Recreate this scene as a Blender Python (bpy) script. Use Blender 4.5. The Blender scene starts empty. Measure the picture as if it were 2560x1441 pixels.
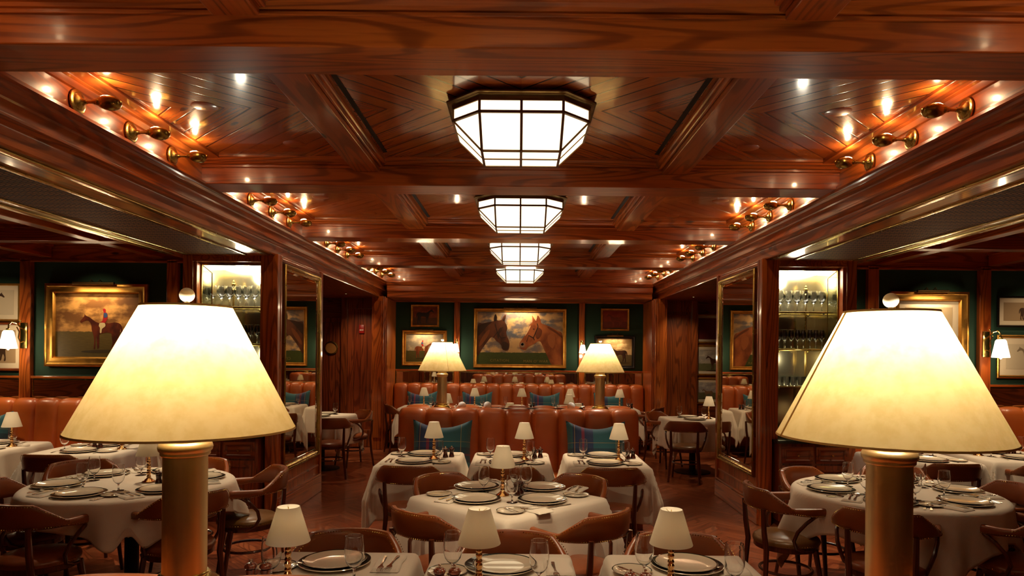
import bpy, bmesh, math, random
from mathutils import Vector, Matrix, noise as mnoise
PI = math.pi
random.seed(7)
sc = bpy.context.scene
COL = sc.collection
# ------------------------------------------------------------------ camera
# 24 mm shift lens, level, rolled a touch; image is 2560 x 1441
ROLL = 0.0092
CAMZ = 1.66
cd = bpy.data.cameras.new('camera'); cam = bpy.data.objects.new('camera', cd); COL.objects.link(cam)
cam.matrix_world = Matrix.Translation((0, 0, CAMZ)) @ Matrix.Rotation(PI/2, 4, 'X') @ Matrix.Rotation(ROLL, 4, 'Z')
cd.sensor_fit = 'HORIZONTAL'; cd.sensor_width = 36.0; cd.lens = 1707/2560*36
cd.shift_x = -18/2560; cd.shift_y = 162.5/2560
cd.clip_start = 0.05; cd.clip_end = 60
sc.camera = cam
# ------------------------------------------------------------------ world and exposure
w = bpy.data.worlds.new('world'); sc.world = w; w.use_nodes = True
w.node_tree.nodes['Background'].inputs[0].default_value = (1.0, 0.6, 0.35, 1)
w.node_tree.nodes['Background'].inputs[1].default_value = 0.02
sc.view_settings.view_transform = 'Standard'; sc.view_settings.look = 'None'
sc.view_settings.gamma = 1.0; sc.view_settings.use_curve_mapping = False
sc.view_settings.exposure = 0.85
cy = sc.cycles
cy.max_bounces = 8; cy.diffuse_bounces = 3; cy.glossy_bounces = 4; cy.transmission_bounces = 8; cy.transparent_max_bounces = 8
cy.sample_clamp_indirect = 3.0; cy.sample_clamp_direct = 0
cy.caustics_reflective = False; cy.caustics_refractive = False
cy.use_denoising = True; cy.use_adaptive_sampling = True; cy.adaptive_threshold = 0.045
try:
    cy.use_light_tree = True
except Exception: pass
WARM = (1.0, 0.66, 0.35); WARM2 = (1.0, 0.74, 0.45); COOL = (1.0, 0.76, 0.47)
GAIN = dict(spot=1.0, down=1.0, lamp=1.0, sconce=1.0, fixture=1.0)

def point(name, loc, power, color=WARM, r=0.02, parent=None):
    l = bpy.data.lights.new(name, 'POINT'); l.energy = power; l.color = color; l.shadow_soft_size = r
    o = bpy.data.objects.new(name, l); COL.objects.link(o); o.location = loc; o.parent = parent
    return o
def spot(name, loc, target, power, angle=60, blend=0.6, color=WARM, r=0.02, parent=None):
    l = bpy.data.lights.new(name, 'SPOT'); l.energy = power; l.color = color; l.shadow_soft_size = r
    l.spot_size = math.radians(angle); l.spot_blend = blend
    o = bpy.data.objects.new(name, l); COL.objects.link(o); o.location = loc; o.parent = parent
    d = Vector(target)-Vector(loc); o.rotation_euler = d.to_track_quat('-Z', 'Y').to_euler()
    return o
# ------------------------------------------------------------------ materials
def srgb(r, g, b):
    f = lambda c: (c/255/12.92) if c/255 <= 0.04045 else ((c/255+0.055)/1.055)**2.4
    return (f(r), f(g), f(b), 1)
class NT:
    def __init__(s, name):
        s.m = bpy.data.materials.new(name); s.m.use_nodes = True
        s.t = s.m.node_tree; s.n = s.t.nodes; s.l = s.t.links
        s.b = s.n['Principled BSDF']; s.out = s.n['Material Output']
    def node(s, typ, **k):
        n = s.n.new(typ)
        for a, v in k.items(): setattr(n, a, v)
        return n
    def link(s, a, b): s.l.new(a, b)
    def sock(s, n, i, v):
        if isinstance(v, bpy.types.NodeSocket): s.l.new(v, n.inputs[i])
        elif v is not None: n.inputs[i].default_value = v
    def math(s, op, a, b=None, c=None):
        n = s.node('ShaderNodeMath', operation=op)
        s.sock(n, 0, a); s.sock(n, 1, b); s.sock(n, 2, c)
        return n.outputs[0]
    def smooth(s, v, lo, hi, a=0.0, b=1.0):
        n = s.node('ShaderNodeMapRange', interpolation_type='SMOOTHSTEP')
        s.sock(n, 0, v)
        for i, x in enumerate((lo, hi, a, b)): n.inputs[i+1].default_value = x
        return n.outputs[0]
    def mix(s, f, a, b, typ='MIX'):
        n = s.node('ShaderNodeMix', data_type='RGBA', blend_type=typ)
        s.sock(n, 0, f); s.sock(n, 6, a); s.sock(n, 7, b)
        return n.outputs[2]
    def obj(s): return s.node('ShaderNodeTexCoord').outputs['Object']
    def mapping(s, v, scale=(1, 1, 1), loc=(0, 0, 0), rot=(0, 0, 0)):
        n = s.node('ShaderNodeMapping'); s.sock(n, 0, v)
        n.inputs['Scale'].default_value = scale; n.inputs['Location'].default_value = loc; n.inputs['Rotation'].default_value = rot
        return n.outputs[0]
    def noise(s, v, scale, detail=3, rough=0.5, dist=0.0):
        n = s.node('ShaderNodeTexNoise'); s.sock(n, 'Vector', v)
        n.inputs['Scale'].default_value = scale; n.inputs['Detail'].default_value = detail
        n.inputs['Roughness'].default_value = rough; n.inputs['Distortion'].default_value = dist
        return n.outputs[0]
    def sep(s, v):
        n = s.node('ShaderNodeSeparateXYZ'); s.link(v, n.inputs[0]); return n.outputs
    def comb(s, x, y, z):
        n = s.node('ShaderNodeCombineXYZ'); s.sock(n, 0, x); s.sock(n, 1, y); s.sock(n, 2, z); return n.outputs[0]
    def bump(s, h, strength=0.2, dist=0.01):
        n = s.node('ShaderNodeBump'); s.link(h, n.inputs['Height'])
        n.inputs['Strength'].default_value = strength; n.inputs['Distance'].default_value = dist
        s.link(n.outputs[0], s.b.inputs['Normal']); return n.outputs[0]
    def set(s, **k):
        for a, v in k.items(): s.sock(s.b, a.replace('_', ' '), v)
        return s
def plain(name, col, rough=0.5, metal=0.0, **k):
    t = NT(name); t.set(Base_Color=col, Roughness=rough, Metallic=metal, **k); return t.m

def wood_core(t, vec, dark, mid, light, rough, knots=True, coat=0.5, rk=0.6, fk=0.42):
    """vec: x runs along the grain (metres)."""
    big = t.noise(t.mapping(vec, (0.26, 2.8, 2.8)), 1.0, 2, 0.5)
    ring = t.math('SINE', t.math('MULTIPLY', big, 150.0))
    fine = t.noise(t.mapping(vec, (2.2, 70, 70)), 1.0, 4, 0.65)
    tone = t.noise(t.mapping(vec, (0.5, 3.0, 3.0), (5, 2, 1)), 1.0, 2, 0.5)
    c = t.mix(t.smooth(tone, 0.32, 0.70), mid, light)
    c = t.mix(t.math('MULTIPLY', t.smooth(ring, 0.1, 1.0), rk), c, dark)
    c = t.mix(t.math('MULTIPLY', t.smooth(fine, 0.45, 0.75), fk), c, dark)
    if knots:
        vo = t.node('ShaderNodeTexVoronoi', feature='F1'); t.link(t.mapping(vec, (1.3, 4.2, 4.2)), vo.inputs['Vector']); vo.inputs['Scale'].default_value = 1.0
        k = t.smooth(vo.outputs['Distance'], 0.035, 0.085, 1.0, 0.0)
        c = t.mix(t.math('MULTIPLY', k, 0.92), c, (dark[0]*.2, dark[1]*.2, dark[2]*.2, 1))
    t.set(Base_Color=c, Roughness=rough)
    t.b.inputs['Coat Weight'].default_value = coat; t.b.inputs['Coat Roughness'].default_value = 0.09
    t.bump(t.math('ADD', t.math('MULTIPLY', fine, 0.7), t.math('MULTIPLY', t.noise(t.mapping(vec, (1.2, 9, 9)), 1.0, 2), .5)), 0.10, 0.0016)
    return c
PINE_D = srgb(92, 34, 9); PINE_M = srgb(170, 77, 26); PINE_L = srgb(198, 110, 42)
def wood(name, axis, dark=PINE_D, mid=PINE_M, light=PINE_L, rough=0.30, knots=True, coat=0.6):
    t = NT(name); x, y, z = t.sep(t.obj())
    v = {'X': (x, y, z), 'Y': (y, x, z), 'Z': (z, x, y)}[axis]
    wood_core(t, t.comb(*v), dark, mid, light, rough, knots, coat)
    return t.m
M = {}
M['wx'] = wood('pine across', 'X'); M['wy'] = wood('pine along', 'Y'); M['wz'] = wood('pine upright', 'Z')
M['dx'] = wood('dark pine across', 'X', srgb(66, 26, 10), srgb(128, 58, 23), srgb(152, 78, 33), knots=False)
M['dz'] = wood('dark pine upright', 'Z', srgb(66, 26, 10), srgb(128, 58, 23), srgb(152, 78, 33), knots=False)
M['dy'] = wood('dark pine along', 'Y', srgb(66, 26, 10), srgb(128, 58, 23), srgb(152, 78, 33), knots=False)
M['chair_wood'] = wood('stained bentwood', 'Z', srgb(44, 16, 8), srgb(88, 38, 19), srgb(108, 52, 27), 0.28, False, 0.6)
def chevron(name):
    t = NT(name); x, y, z = t.sep(t.obj())
    ax = t.math('ABSOLUTE', x); ay = t.math('ABSOLUTE', y)
    u = t.math('SUBTRACT', ay, ax); v = t.math('ADD', ay, ax)
    u = t.math('MULTIPLY', u, 0.7071); v = t.math('MULTIPLY', v, 0.7071)
    W = 0.108
    q = t.math('DIVIDE', u, W); fr = t.math('FRACT', q); idn = t.math('FLOOR', q)
    d = t.math('ABSOLUTE', t.math('SUBTRACT', fr, 0.5))            # 0.5 at the joint
    g = t.smooth(d, 0.440, 0.478)
    sx = t.math('SIGN', x); sy = t.math('SIGN', y)
    rnd = t.node('ShaderNodeTexWhiteNoise', noise_dimensions='3D'); t.link(t.comb(idn, sx, sy), rnd.inputs['Vector'])
    r = rnd.outputs['Value']
    vec = t.comb(t.math('ADD', v, t.math('MULTIPLY', r, 7.0)), t.math('ADD', u, t.math('MULTIPLY', r, 3.0)), z)
    c = wood_core(t, vec, PINE_D, PINE_M, PINE_L, 0.25, True, 0.7, .16, .22)
    c = t.mix(t.math('MULTIPLY', r, 0.35), c, PINE_D)
    c = t.mix(g, c, srgb(22, 5, 2)); t.set(Base_Color=c)
    n = t.b.inputs['Normal'].links[0].from_node
    b = t.node('ShaderNodeBump', invert=True); b.inputs['Strength'].default_value = 0.8; b.inputs['Distance'].default_value = 0.006
    t.link(g, b.inputs['Height']); t.link(n.outputs[0], b.inputs['Normal']); t.link(b.outputs[0], t.b.inputs['Normal'])
    return t.m
M['chevron'] = chevron('chevron boards')
def vplanks(name, W=0.11, axis='Z'):
    t = NT(name); x, y, z = t.sep(t.obj())
    q = t.math('DIVIDE', t.math('ADD', x, y), W); fr = t.math('FRACT', q); idn = t.math('FLOOR', q)
    g = t.smooth(t.math('ABSOLUTE', t.math('SUBTRACT', fr, 0.5)), 0.46, 0.49)
    rnd = t.node('ShaderNodeTexWhiteNoise', noise_dimensions='1D'); t.link(idn, rnd.inputs['W']); r = rnd.outputs['Value']
    c = wood_core(t, t.comb(t.math('ADD', z, t.math('MULTIPLY', r, 9)), x, t.math('ADD', y, t.math('MULTIPLY', r, 5))), srgb(72, 24, 11), srgb(140, 60, 28), srgb(168, 82, 42), 0.3, False)
    t.set(Base_Color=t.mix(g, c, srgb(18, 4, 2))); return t.m
M['planks'] = vplanks('upright boarding')
def floor_mat():
    t = NT('herringbone parquet'); x, y, z = t.sep(t.obj())
    P = 0.62
    # zig-zag parquet running towards the back wall
    tri = t.math('ABSOLUTE', t.math('SUBTRACT', t.math('MULTIPLY', t.math('FRACT', t.math('DIVIDE', t.math('ADD', x, 20.1), P)), P), P/2))
    u = t.math('MULTIPLY', t.math('ADD', y, tri), 0.7071)
    side = t.math('FLOOR', t.math('DIVIDE', t.math('ADD', x, 20.1), P/2))
    W = 0.09
    q = t.math('DIVIDE', u, W); fr = t.math('FRACT', q); idn = t.math('FLOOR', q)
    g = t.smooth(t.math('ABSOLUTE', t.math('SUBTRACT', fr, 0.5)), 0.465, 0.495)
    rnd = t.node('ShaderNodeTexWhiteNoise', noise_dimensions='2D'); t.link(t.comb(idn, side, 0.0), rnd.inputs['Vector']); r = rnd.outputs['Value']
    vec = t.comb(t.math('ADD', t.math('SUBTRACT', y, tri), t.math('MULTIPLY', r, 9)), u, t.math('MULTIPLY', r, 4))
    c = wood_core(t, vec, srgb(96, 40, 22), srgb(158, 82, 50), srgb(184, 108, 70), 0.28, False, 0.35)
    c = t.mix(t.math('MULTIPLY', r, 0.4), c, srgb(104, 46, 28))
    c = t.mix(g, c, srgb(48, 18, 9)); t.set(Base_Color=c); return t.m
M['floor'] = floor_mat()
def leather(name, a, b, rough=0.33):
    t = NT(name); o = t.obj()
    n = t.noise(o, 2.2, 3); f = t.noise(o, 170, 3)
    t.set(Base_Color=t.mix(t.smooth(n, 0.3, 0.7), a, b), Roughness=t.smooth(t.noise(o, 9, 3), 0.2, 0.8, rough-.06, rough+.1))
    t.b.inputs['Specular IOR Level'].default_value = 0.6
    t.b.inputs['Coat Weight'].default_value = 0.25; t.b.inputs['Coat Roughness'].default_value = 0.22
    t.bump(t.math('ADD', t.math('MULTIPLY', f, 0.25), t.math('MULTIPLY', t.noise(o, 14, 2), 0.7)), 0.16, 0.006); return t.m
M['tan'] = leather('tan banquette leather', srgb(176, 82, 30), srgb(198, 104, 42), 0.36)
M['brown'] = leather('brown chair leather', srgb(122, 56, 20), srgb(150, 78, 30))
M['olive'] = leather('olive brown seat leather', srgb(106, 70, 26), srgb(128, 88, 36))
def brass(name, c=srgb(198, 170, 98), rough=0.22, streak=False):
    t = NT(name); o = t.obj()
    n = t.noise(t.mapping(o, (60, 60, 1.2)) if streak else o, 1.0 if streak else 9, 3)
    k = (.92, .90, .86) if streak else (.72, .68, .6)
    t.set(Base_Color=t.mix(t.smooth(n, 0.3, 0.7), c, (c[0]*k[0], c[1]*k[1], c[2]*k[2], 1)), Metallic=1.0, Roughness=t.smooth(n, 0.25, 0.75, rough*.92 if streak else rough*.8, rough*1.1 if streak else rough*1.35))
    return t.m
M['brass'] = brass('polished brass'); M['brass_brushed'] = brass('brushed brass', srgb(236, 212, 162), 0.40, True)
M['gold'] = brass('gilded frame', srgb(228, 172, 84), 0.42); M['antique'] = brass('dark bronze', srgb(128, 104, 64), 0.4)
M['steel'] = plain('polished silver plate', srgb(214, 204, 190), 0.16, 1.0)
M['bronze_bar'] = plain('bronze glazing bar', srgb(118, 84, 46), 0.5, 0.3)
M['lining'] = plain('antiqued cabinet mirror', srgb(214, 202, 160), 0.16, 0.9)
M['mirror'] = plain('mirror glass', srgb(236, 230, 215), 0.015, 1.0)
M['dark_metal'] = plain('black iron', (0.012, 0.011, 0.01, 1), 0.45, 0.5)
M['black'] = plain('black slot', (0.004, 0.004, 0.004, 1), 0.7)
def cloth_mat(name, c, b=0.12, sc_=380):
    t = NT(name); o = t.obj(); n = t.noise(o, sc_, 2)
    t.set(Base_Color=c, Roughness=0.85); t.b.inputs['Sheen Weight'].default_value = 0.15
    t.bump(t.math('ADD', t.math('MULTIPLY', n, .3), t.noise(o, 6, 3)), b, 0.01); return t.m
M['linen'] = cloth_mat('white table linen', srgb(232, 220, 204), 0.25)
M['napkin'] = cloth_mat('folded white napkin', srgb(236, 226, 210), 0.2)
M['green'] = cloth_mat('dark green wall felt', srgb(26, 62, 44), 0.1)
M['greend'] = M['green']
M['porcelain'] = plain('cream porcelain', srgb(228, 216, 194), 0.12)
M['porcelain'].node_tree.nodes['Principled BSDF'].inputs['Coat Weight'].default_value = 0.5
M['rimline'] = plain('dark green glaze', srgb(20, 40, 32), 0.12)
M['platerim'] = plain('dark charger glaze', srgb(30, 40, 40), 0.08)
M['millwood'] = wood('turned mill wood', 'Z', srgb(70, 24, 12), srgb(128, 58, 36), srgb(150, 76, 50), 0.2, False, 0.8)
M['milldark'] = wood('dark mill wood', 'Z', srgb(30, 10, 6), srgb(64, 24, 14), srgb(80, 34, 20), 0.2, False, 0.8)
def glass(name, tint=(1, 1, 1, 1)):
    t = NT(name); t.set(Base_Color=tint, Roughness=0.0); t.b.inputs['Transmission Weight'].default_value = 1.0; t.b.inputs['IOR'].default_value = 1.45
    return t.m
M['glass'] = glass('clear stemware'); M['shelf_glass'] = glass('greenish shelf glass', (0.9, 0.98, 0.92, 1))
def pane():
    t = NT('cabinet pane'); g = t.node('ShaderNodeBsdfGlossy'); g.inputs['Roughness'].default_value = 0.02
    tr = t.node('ShaderNodeBsdfTransparent'); mx = t.node('ShaderNodeMixShader'); f = t.node('ShaderNodeFresnel'); f.inputs[0].default_value = 1.45
    t.link(f.outputs[0], mx.inputs[0]); t.link(tr.outputs[0], mx.inputs[1]); t.link(g.outputs[0], mx.inputs[2]); t.link(mx.outputs[0], t.out.inputs[0]); return t.m
M['pane'] = pane()
def shade(name, c, trans, mottled=True, warm=(1, .8, .5, 1)):
    t = NT(name); o = t.obj(); n = t.noise(o, 26, 4, 0.6); n2 = t.noise(o, 5, 2)
    cc = t.mix(t.smooth(n, 0.35, 0.7), c, (c[0]*.90, c[1]*.85, c[2]*.72, 1)) if mottled else c
    if mottled: cc = t.mix(t.math('MULTIPLY', t.smooth(n2, .4, .6), .3), cc, (c[0], c[1]*.9, c[2]*.8, 1))
    d = t.node('ShaderNodeBsdfDiffuse'); tr = t.node('ShaderNodeBsdfTranslucent'); mx = t.node('ShaderNodeMixShader')
    t.link(cc, d.inputs[0]) if mottled else setattr(d.inputs[0], 'default_value', c)
    t.link(cc, tr.inputs[0]) if mottled else setattr(tr.inputs[0], 'default_value', c)
    mx.inputs[0].default_value = trans
    t.link(d.outputs[0], mx.inputs[1]); t.link(tr.outputs[0], mx.inputs[2]); t.link(mx.outputs[0], t.out.inputs[0]); return t.m
M['parchment'] = shade('parchment shade', srgb(235, 206, 138), 0.54)
M['smallshade'] = shade('small cream paper shade', srgb(240, 232, 216), 0.35, False)
M['shade_trim'] = plain('shade trim tape', srgb(226, 184, 104), 0.7)
def emit(name, col, s):
    t = NT(name); e = t.node('ShaderNodeEmission'); e.inputs[0].default_value = col; e.inputs[1].default_value = s
    t.link(e.outputs[0], t.out.inputs[0]); return t.m
M['panel'] = emit('lit opal glass', (1.0, 0.78, 0.47, 1), 1.4)
M['panel_side'] = emit('lit opal glass edge', (1.0, 0.80, 0.50, 1), 1.0)
M['sconce_glass'] = emit('lit white glass shade', (1.0, 0.80, 0.56, 1), 2.0)
M['bulb'] = emit('glowing bulb', (1.0, 0.72, 0.4, 1), 22)
M['cab_light'] = emit('cabinet light strip', (1.0, 0.93, 0.76, 1), 3.0)
M['pin'] = emit('pin light', (1.0, 0.85, 0.6, 1), 2.5)
M['opal'] = plain('frosted finial ball', srgb(236, 222, 190), 0.35)
M['white'] = plain('white paint', srgb(236, 232, 222), 0.35)
M['red'] = plain('red plastic', srgb(170, 30, 24), 0.35)
def grille():
    t = NT('woven bronze grille'); x, y, z = t.sep(t.obj())
    a = t.math('SINE', t.math('MULTIPLY', t.math('ADD', x, y), 90)); b = t.math('SINE', t.math('MULTIPLY', t.math('SUBTRACT', x, y), 90))
    band = t.math('SINE', t.math('MULTIPLY', y, 56))
    f = t.smooth(t.math('MULTIPLY', t.math('MULTIPLY', a, b), 1.0), -0.1, 0.5)
    f = t.math('MULTIPLY', f, t.smooth(band, -0.9, 0.0, 0.35, 1.0))
    t.set(Base_Color=t.mix(f, srgb(30, 14, 6), srgb(168, 112, 54)), Metallic=0.0, Roughness=0.6)
    t.b.inputs['Specular IOR Level'].default_value = .25
    t.bump(f, 0.6, 0.004); return t.m
M['grille'] = grille()
def plaid():
    t = NT('blue green tartan'); x, y, z = t.sep(t.obj())
    def stripe(v, per, off, w_):
        fr = t.math('FRACT', t.math('DIVIDE', t.math('ADD', v, off+10), per))
        return t.smooth(t.math('ABSOLUTE', t.math('SUBTRACT', fr, 0.5)), w_, w_+0.008, 1.0, 0.0)
    c = t.mix(stripe(x, .52, .26, .17), srgb(32, 96, 110), srgb(30, 54, 96))
    c = t.mix(t.math('MULTIPLY', stripe(z, .40, .02, .16), .6), c, srgb(16, 30, 56))
    c = t.mix(t.math('MULTIPLY', stripe(x, .52, .26, .022), .75), c, srgb(130, 34, 60))
    c = t.mix(t.math('MULTIPLY', stripe(z, .40, .02, .018), .6), c, srgb(120, 34, 56))
    c = t.mix(t.math('MULTIPLY', stripe(x, .37, .0, .002), .6), c, srgb(196, 168, 86))
    c = t.mix(t.math('MULTIPLY', stripe(z, .33, .1, .002), .45), c, srgb(196, 168, 86))
    t.set(Base_Color=c, Roughness=0.75); t.b.inputs['Sheen Weight'].default_value = 0.3
    t.bump(t.noise(t.obj(), 300, 2), 0.2, 0.003); return t.m
M['plaid'] = plaid()

# ------------------------------------------------------------------ mesh builder
class MB:
    def __init__(s): s.v = []; s.f = []; s.m = []; s.cur = 0; s.T = None
    def mat(s, i): s.cur = i; return s
    def xf(s, m): s.T = m; return s
    def add(s, vs, fs, mats=None):
        b = len(s.v)
        for p in vs:
            p = Vector(p)
            if s.T is not None: p = s.T @ p
            s.v.append(p[:])
        for i, f in enumerate(fs):
            s.f.append([b+j for j in f]); s.m.append(mats[i] if mats else s.cur)
        return s
    def box(s, x0, x1, y0, y1, z0, z1, bev=0.0):
        if x0 > x1: x0, x1 = x1, x0
        if y0 > y1: y0, y1 = y1, y0
        if z0 > z1: z0, z1 = z1, z0
        if bev <= 0:
            v = [(x, y, z) for z in (z0, z1) for y in (y0, y1) for x in (x0, x1)]
            return s.add(v, [(0, 2, 3, 1), (4, 5, 7, 6), (0, 1, 5, 4), (2, 6, 7, 3), (0, 4, 6, 2), (1, 3, 7, 5)])
        bev = min(bev, (x1-x0)*.45, (y1-y0)*.45, (z1-z0)*.45)
        bm = bmesh.new(); bmesh.ops.create_cube(bm, size=1)
        for q in bm.verts: q.co = Vector(((x0+x1)/2+q.co.x*(x1-x0), (y0+y1)/2+q.co.y*(y1-y0), (z0+z1)/2+q.co.z*(z1-z0)))
        bmesh.ops.bevel(bm, geom=bm.edges[:], offset=bev, segments=2, profile=0.5, affect='EDGES')
        bm.verts.index_update()
        s.add([q.co[:] for q in bm.verts], [[q.index for q in f.verts] for f in bm.faces]); bm.free(); return s
    def lathe(s, prof, seg=24, mats=None, loc=(0, 0, 0), axis='Z', cap=True):
        vs = []; fs = []; ms = []
        for (r, z) in prof:
            for k in range(seg):
                a = 2*PI*k/seg; p = (r*math.cos(a), r*math.sin(a), z)
                if axis == 'X': p = (p[2], p[0], p[1])
                if axis == 'Y': p = (p[0], p[2], p[1])
                vs.append((p[0]+loc[0], p[1]+loc[1], p[2]+loc[2]))
        for i in range(len(prof)-1):
            for k in range(seg):
                a, b = i*seg+k, i*seg+(k+1) % seg
                fs.append((a, b, b+seg, a+seg)); ms.append(mats[i] if mats else s.cur)
        if cap and prof[0][0] > 1e-6: fs.append(tuple(range(seg-1, -1, -1))); ms.append(mats[0] if mats else s.cur)
        if cap and prof[-1][0] > 1e-6: n = (len(prof)-1)*seg; fs.append(tuple(range(n, n+seg))); ms.append(mats[-1] if mats else s.cur)
        return s.add(vs, fs, ms)
    def tube(s, pts, rad, seg=8, sq=1.0):
        pts = [Vector(p) for p in pts]; n = len(pts)
        rad = rad if isinstance(rad, (list, tuple)) else [rad]*n
        vs = []; up = None
        for i, p in enumerate(pts):
            d = (pts[min(i+1, n-1)]-pts[max(i-1, 0)]).normalized()
            if up is None: up = d.orthogonal().normalized()
            up = (up - d*up.dot(d)).normalized(); q = d.cross(up)
            for k in range(seg):
                a = 2*PI*k/seg; vs.append(p+up*math.cos(a)*rad[i]+q*math.sin(a)*rad[i]*sq)
        fs = [(i*seg+k, i*seg+(k+1) % seg, (i+1)*seg+(k+1) % seg, (i+1)*seg+k) for i in range(n-1) for k in range(seg)]
        fs += [tuple(range(seg-1, -1, -1)), tuple(range((n-1)*seg, n*seg))]
        return s.add(vs, fs)
    def ring(s, r, rt, z=0, seg=32, st=8, ex=1.0, loc=(0, 0, 0)):
        vs = []; fs = []
        for i in range(seg):
            a = 2*PI*i/seg
            for k in range(st):
                b = 2*PI*k/st; q = r+rt*math.cos(b)
                vs.append((q*math.cos(a)*ex+loc[0], q*math.sin(a)+loc[1], z+rt*math.sin(b)+loc[2]))
        for i in range(seg):
            for k in range(st):
                fs.append((i*st+k, ((i+1) % seg)*st+k, ((i+1) % seg)*st+(k+1) % st, i*st+(k+1) % st))
        return s.add(vs, fs)
    def sweep(s, prof, p0, p1, n, u):
        """straight moulding: prof points (a,b) in directions n,u swept p0->p1"""
        p0, p1, n, u = map(Vector, (p0, p1, n, u)); k = len(prof)
        vs = [p0+n*a+u*b for a, b in prof]+[p1+n*a+u*b for a, b in prof]
        fs = [(i, (i+1) % k, k+(i+1) % k, k+i) for i in range(k)]+[tuple(range(k-1, -1, -1)), tuple(range(k, 2*k))]
        return s.add(vs, fs)
    def frame(s, w, h, prof):
        """mitred frame in the XZ plane facing -Y; prof points (inset from outer edge, depth towards -Y)"""
        k = len(prof); cs = [(-1, -1), (1, -1), (1, 1), (-1, 1)]; vs = []
        for sx, sz in cs:
            for a, d in prof: vs.append((sx*(w/2-a), -d, sz*(h/2-a)))
        fs = []
        for c in range(4):
            for i in range(k): fs.append((c*k+i, c*k+(i+1) % k, ((c+1) % 4)*k+(i+1) % k, ((c+1) % 4)*k+i))
        return s.add(vs, fs)
    def ball(s, c, r, seg=16, rz=None):
        rz = rz or r; n = max(4, seg//2)
        return s.lathe([(max(1e-5, r*math.sin(PI*i/n)), -rz*math.cos(PI*i/n)) for i in range(n+1)], seg, loc=c, cap=False)
    def grid(s, fn, nu, nv, close_u=False):
        vs = [fn(i/nu, j/nv) for i in range(nu+(0 if close_u else 1)) for j in range(nv+1)]
        q = nv+1; N = nu if close_u else nu+1
        fs = [(i*q+j, ((i+1) % N)*q+j, ((i+1) % N)*q+j+1, i*q+j+1) for i in range(nu) for j in range(nv)]
        return s.add(vs, fs)
    def mesh(s, name, mats, angle=38):
        me = bpy.data.meshes.new(name); me.from_pydata(s.v, [], s.f)
        for m in (mats if isinstance(mats, (list, tuple)) else [mats]): me.materials.append(M[m] if isinstance(m, str) else m)
        me.polygons.foreach_set('material_index', s.m); me.polygons.foreach_set('use_smooth', [True]*len(s.f))
        me.validate(); me.update()
        bm = bmesh.new(); bm.from_mesh(me); bmesh.ops.recalc_face_normals(bm, faces=bm.faces); bm.to_mesh(me); bm.free()
        me.set_sharp_from_angle(angle=math.radians(angle))
        return me
    def obj(s, name, mats, parent=None, loc=(0, 0, 0), rz=0, angle=38):
        o = bpy.data.objects.new(name, s.mesh(name, mats, angle)); COL.objects.link(o)
        o.location = loc; o.rotation_euler = (0, 0, rz); o.parent = parent
        return o
def tag(o, label=None, cat=None, group=None, kind=None):
    if label: o['label'] = label
    if cat: o['category'] = cat
    if group: o['group'] = group
    if kind: o['kind'] = kind
    return o
def thing(name, label, cat, loc=(0, 0, 0), rz=0, group=None):
    o = bpy.data.objects.new(name, None); COL.objects.link(o); o.location = loc; o.rotation_euler = (0, 0, rz); o.empty_display_size = 0.1
    return tag(o, label, cat, group)
def struct(name, mb, mats, loc=(0, 0, 0)): return tag(mb.obj(name, mats, None, loc, 0, 18), kind='structure')
def dup(root, loc=None, rz=None, label=None, group=None, scale=None, keep=None):
    r = root.copy(); COL.objects.link(r)
    if loc is not None: r.location = loc
    if rz is not None: r.rotation_euler = (0, 0, rz)
    if scale is not None: r.scale = (scale,)*3
    if label: r['label'] = label
    if group: r['group'] = group
    def kids(a, b):
        for ch in list(a.children):
            if keep and not keep(ch): continue
            c = ch.copy(); COL.objects.link(c); c.parent = b; kids(ch, c)
    kids(root, r); return r
class Proto:
    """first call moves the prototype itself, later calls copy it"""
    def __init__(s, root): s.root = root; s.used = False
    def place(s, loc, rz=0, label=None, group=None, keep=None, scale=None):
        if not s.used and keep is None:
            s.used = True; r = s.root; r.location = loc; r.rotation_euler = (0, 0, rz)
            if scale: r.scale = (scale,)*3
            if label: r['label'] = label
            if group: r['group'] = group
            return r
        return dup(s.root, loc, rz, label, group, scale, keep)
trimn = [0]
def trim(mb, mats):
    trimn[0] += 1; return struct('trim_%d' % trimn[0], mb, mats)
# ================================================================== ROOM
HX, ZB, ZC, FX, ZS = 2.26, 2.84, 3.03, 2.37, 2.59
BEAMS = [2.87+2.24*k for k in range(-1, 4)]; BEAMS[1] = 2.915
BAYS = [3.855+2.24*k for k in range(-1, 4)]
struct('floor', MB().box(-6.7, 6.7, -2.4, 12.7, -0.05, 0), 'floor')
# coffered ceiling of the main aisle: one boarded panel per bay
for i, yc in enumerate(BAYS + [-0.625]):
    struct('ceiling' if i == 0 else 'ceiling_panel', MB().box(-HX-.1, HX+.1, -1.0 if yc > 0 else -1.6, 1.0, 0, 0.03), 'chevron', (0, yc, ZC))
quarter = [(0, 0), (0.05, 0), (0.05, -0.008), (0.042, -0.012), (0.034, -0.026), (0.016, -0.036), (0.010, -0.048), (0, -0.052)]
for yb in BEAMS:
    b = MB().box(-HX-.02, HX+.02, yb-.27, yb, ZB, ZC+.01, 0.006)
    b.box(-HX, HX, yb-.285, yb+.015, ZC-.075, ZC-.058, 0.004)
    b.sweep(quarter, (-HX, yb, ZC), (HX, yb, ZC), (0, 1, 0), (0, 0, 1))
    b.sweep(quarter, (-HX, yb-.27, ZC), (HX, yb-.27, ZC), (0, -1, 0), (0, 0, 1))
    trim(b, 'wx')
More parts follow.
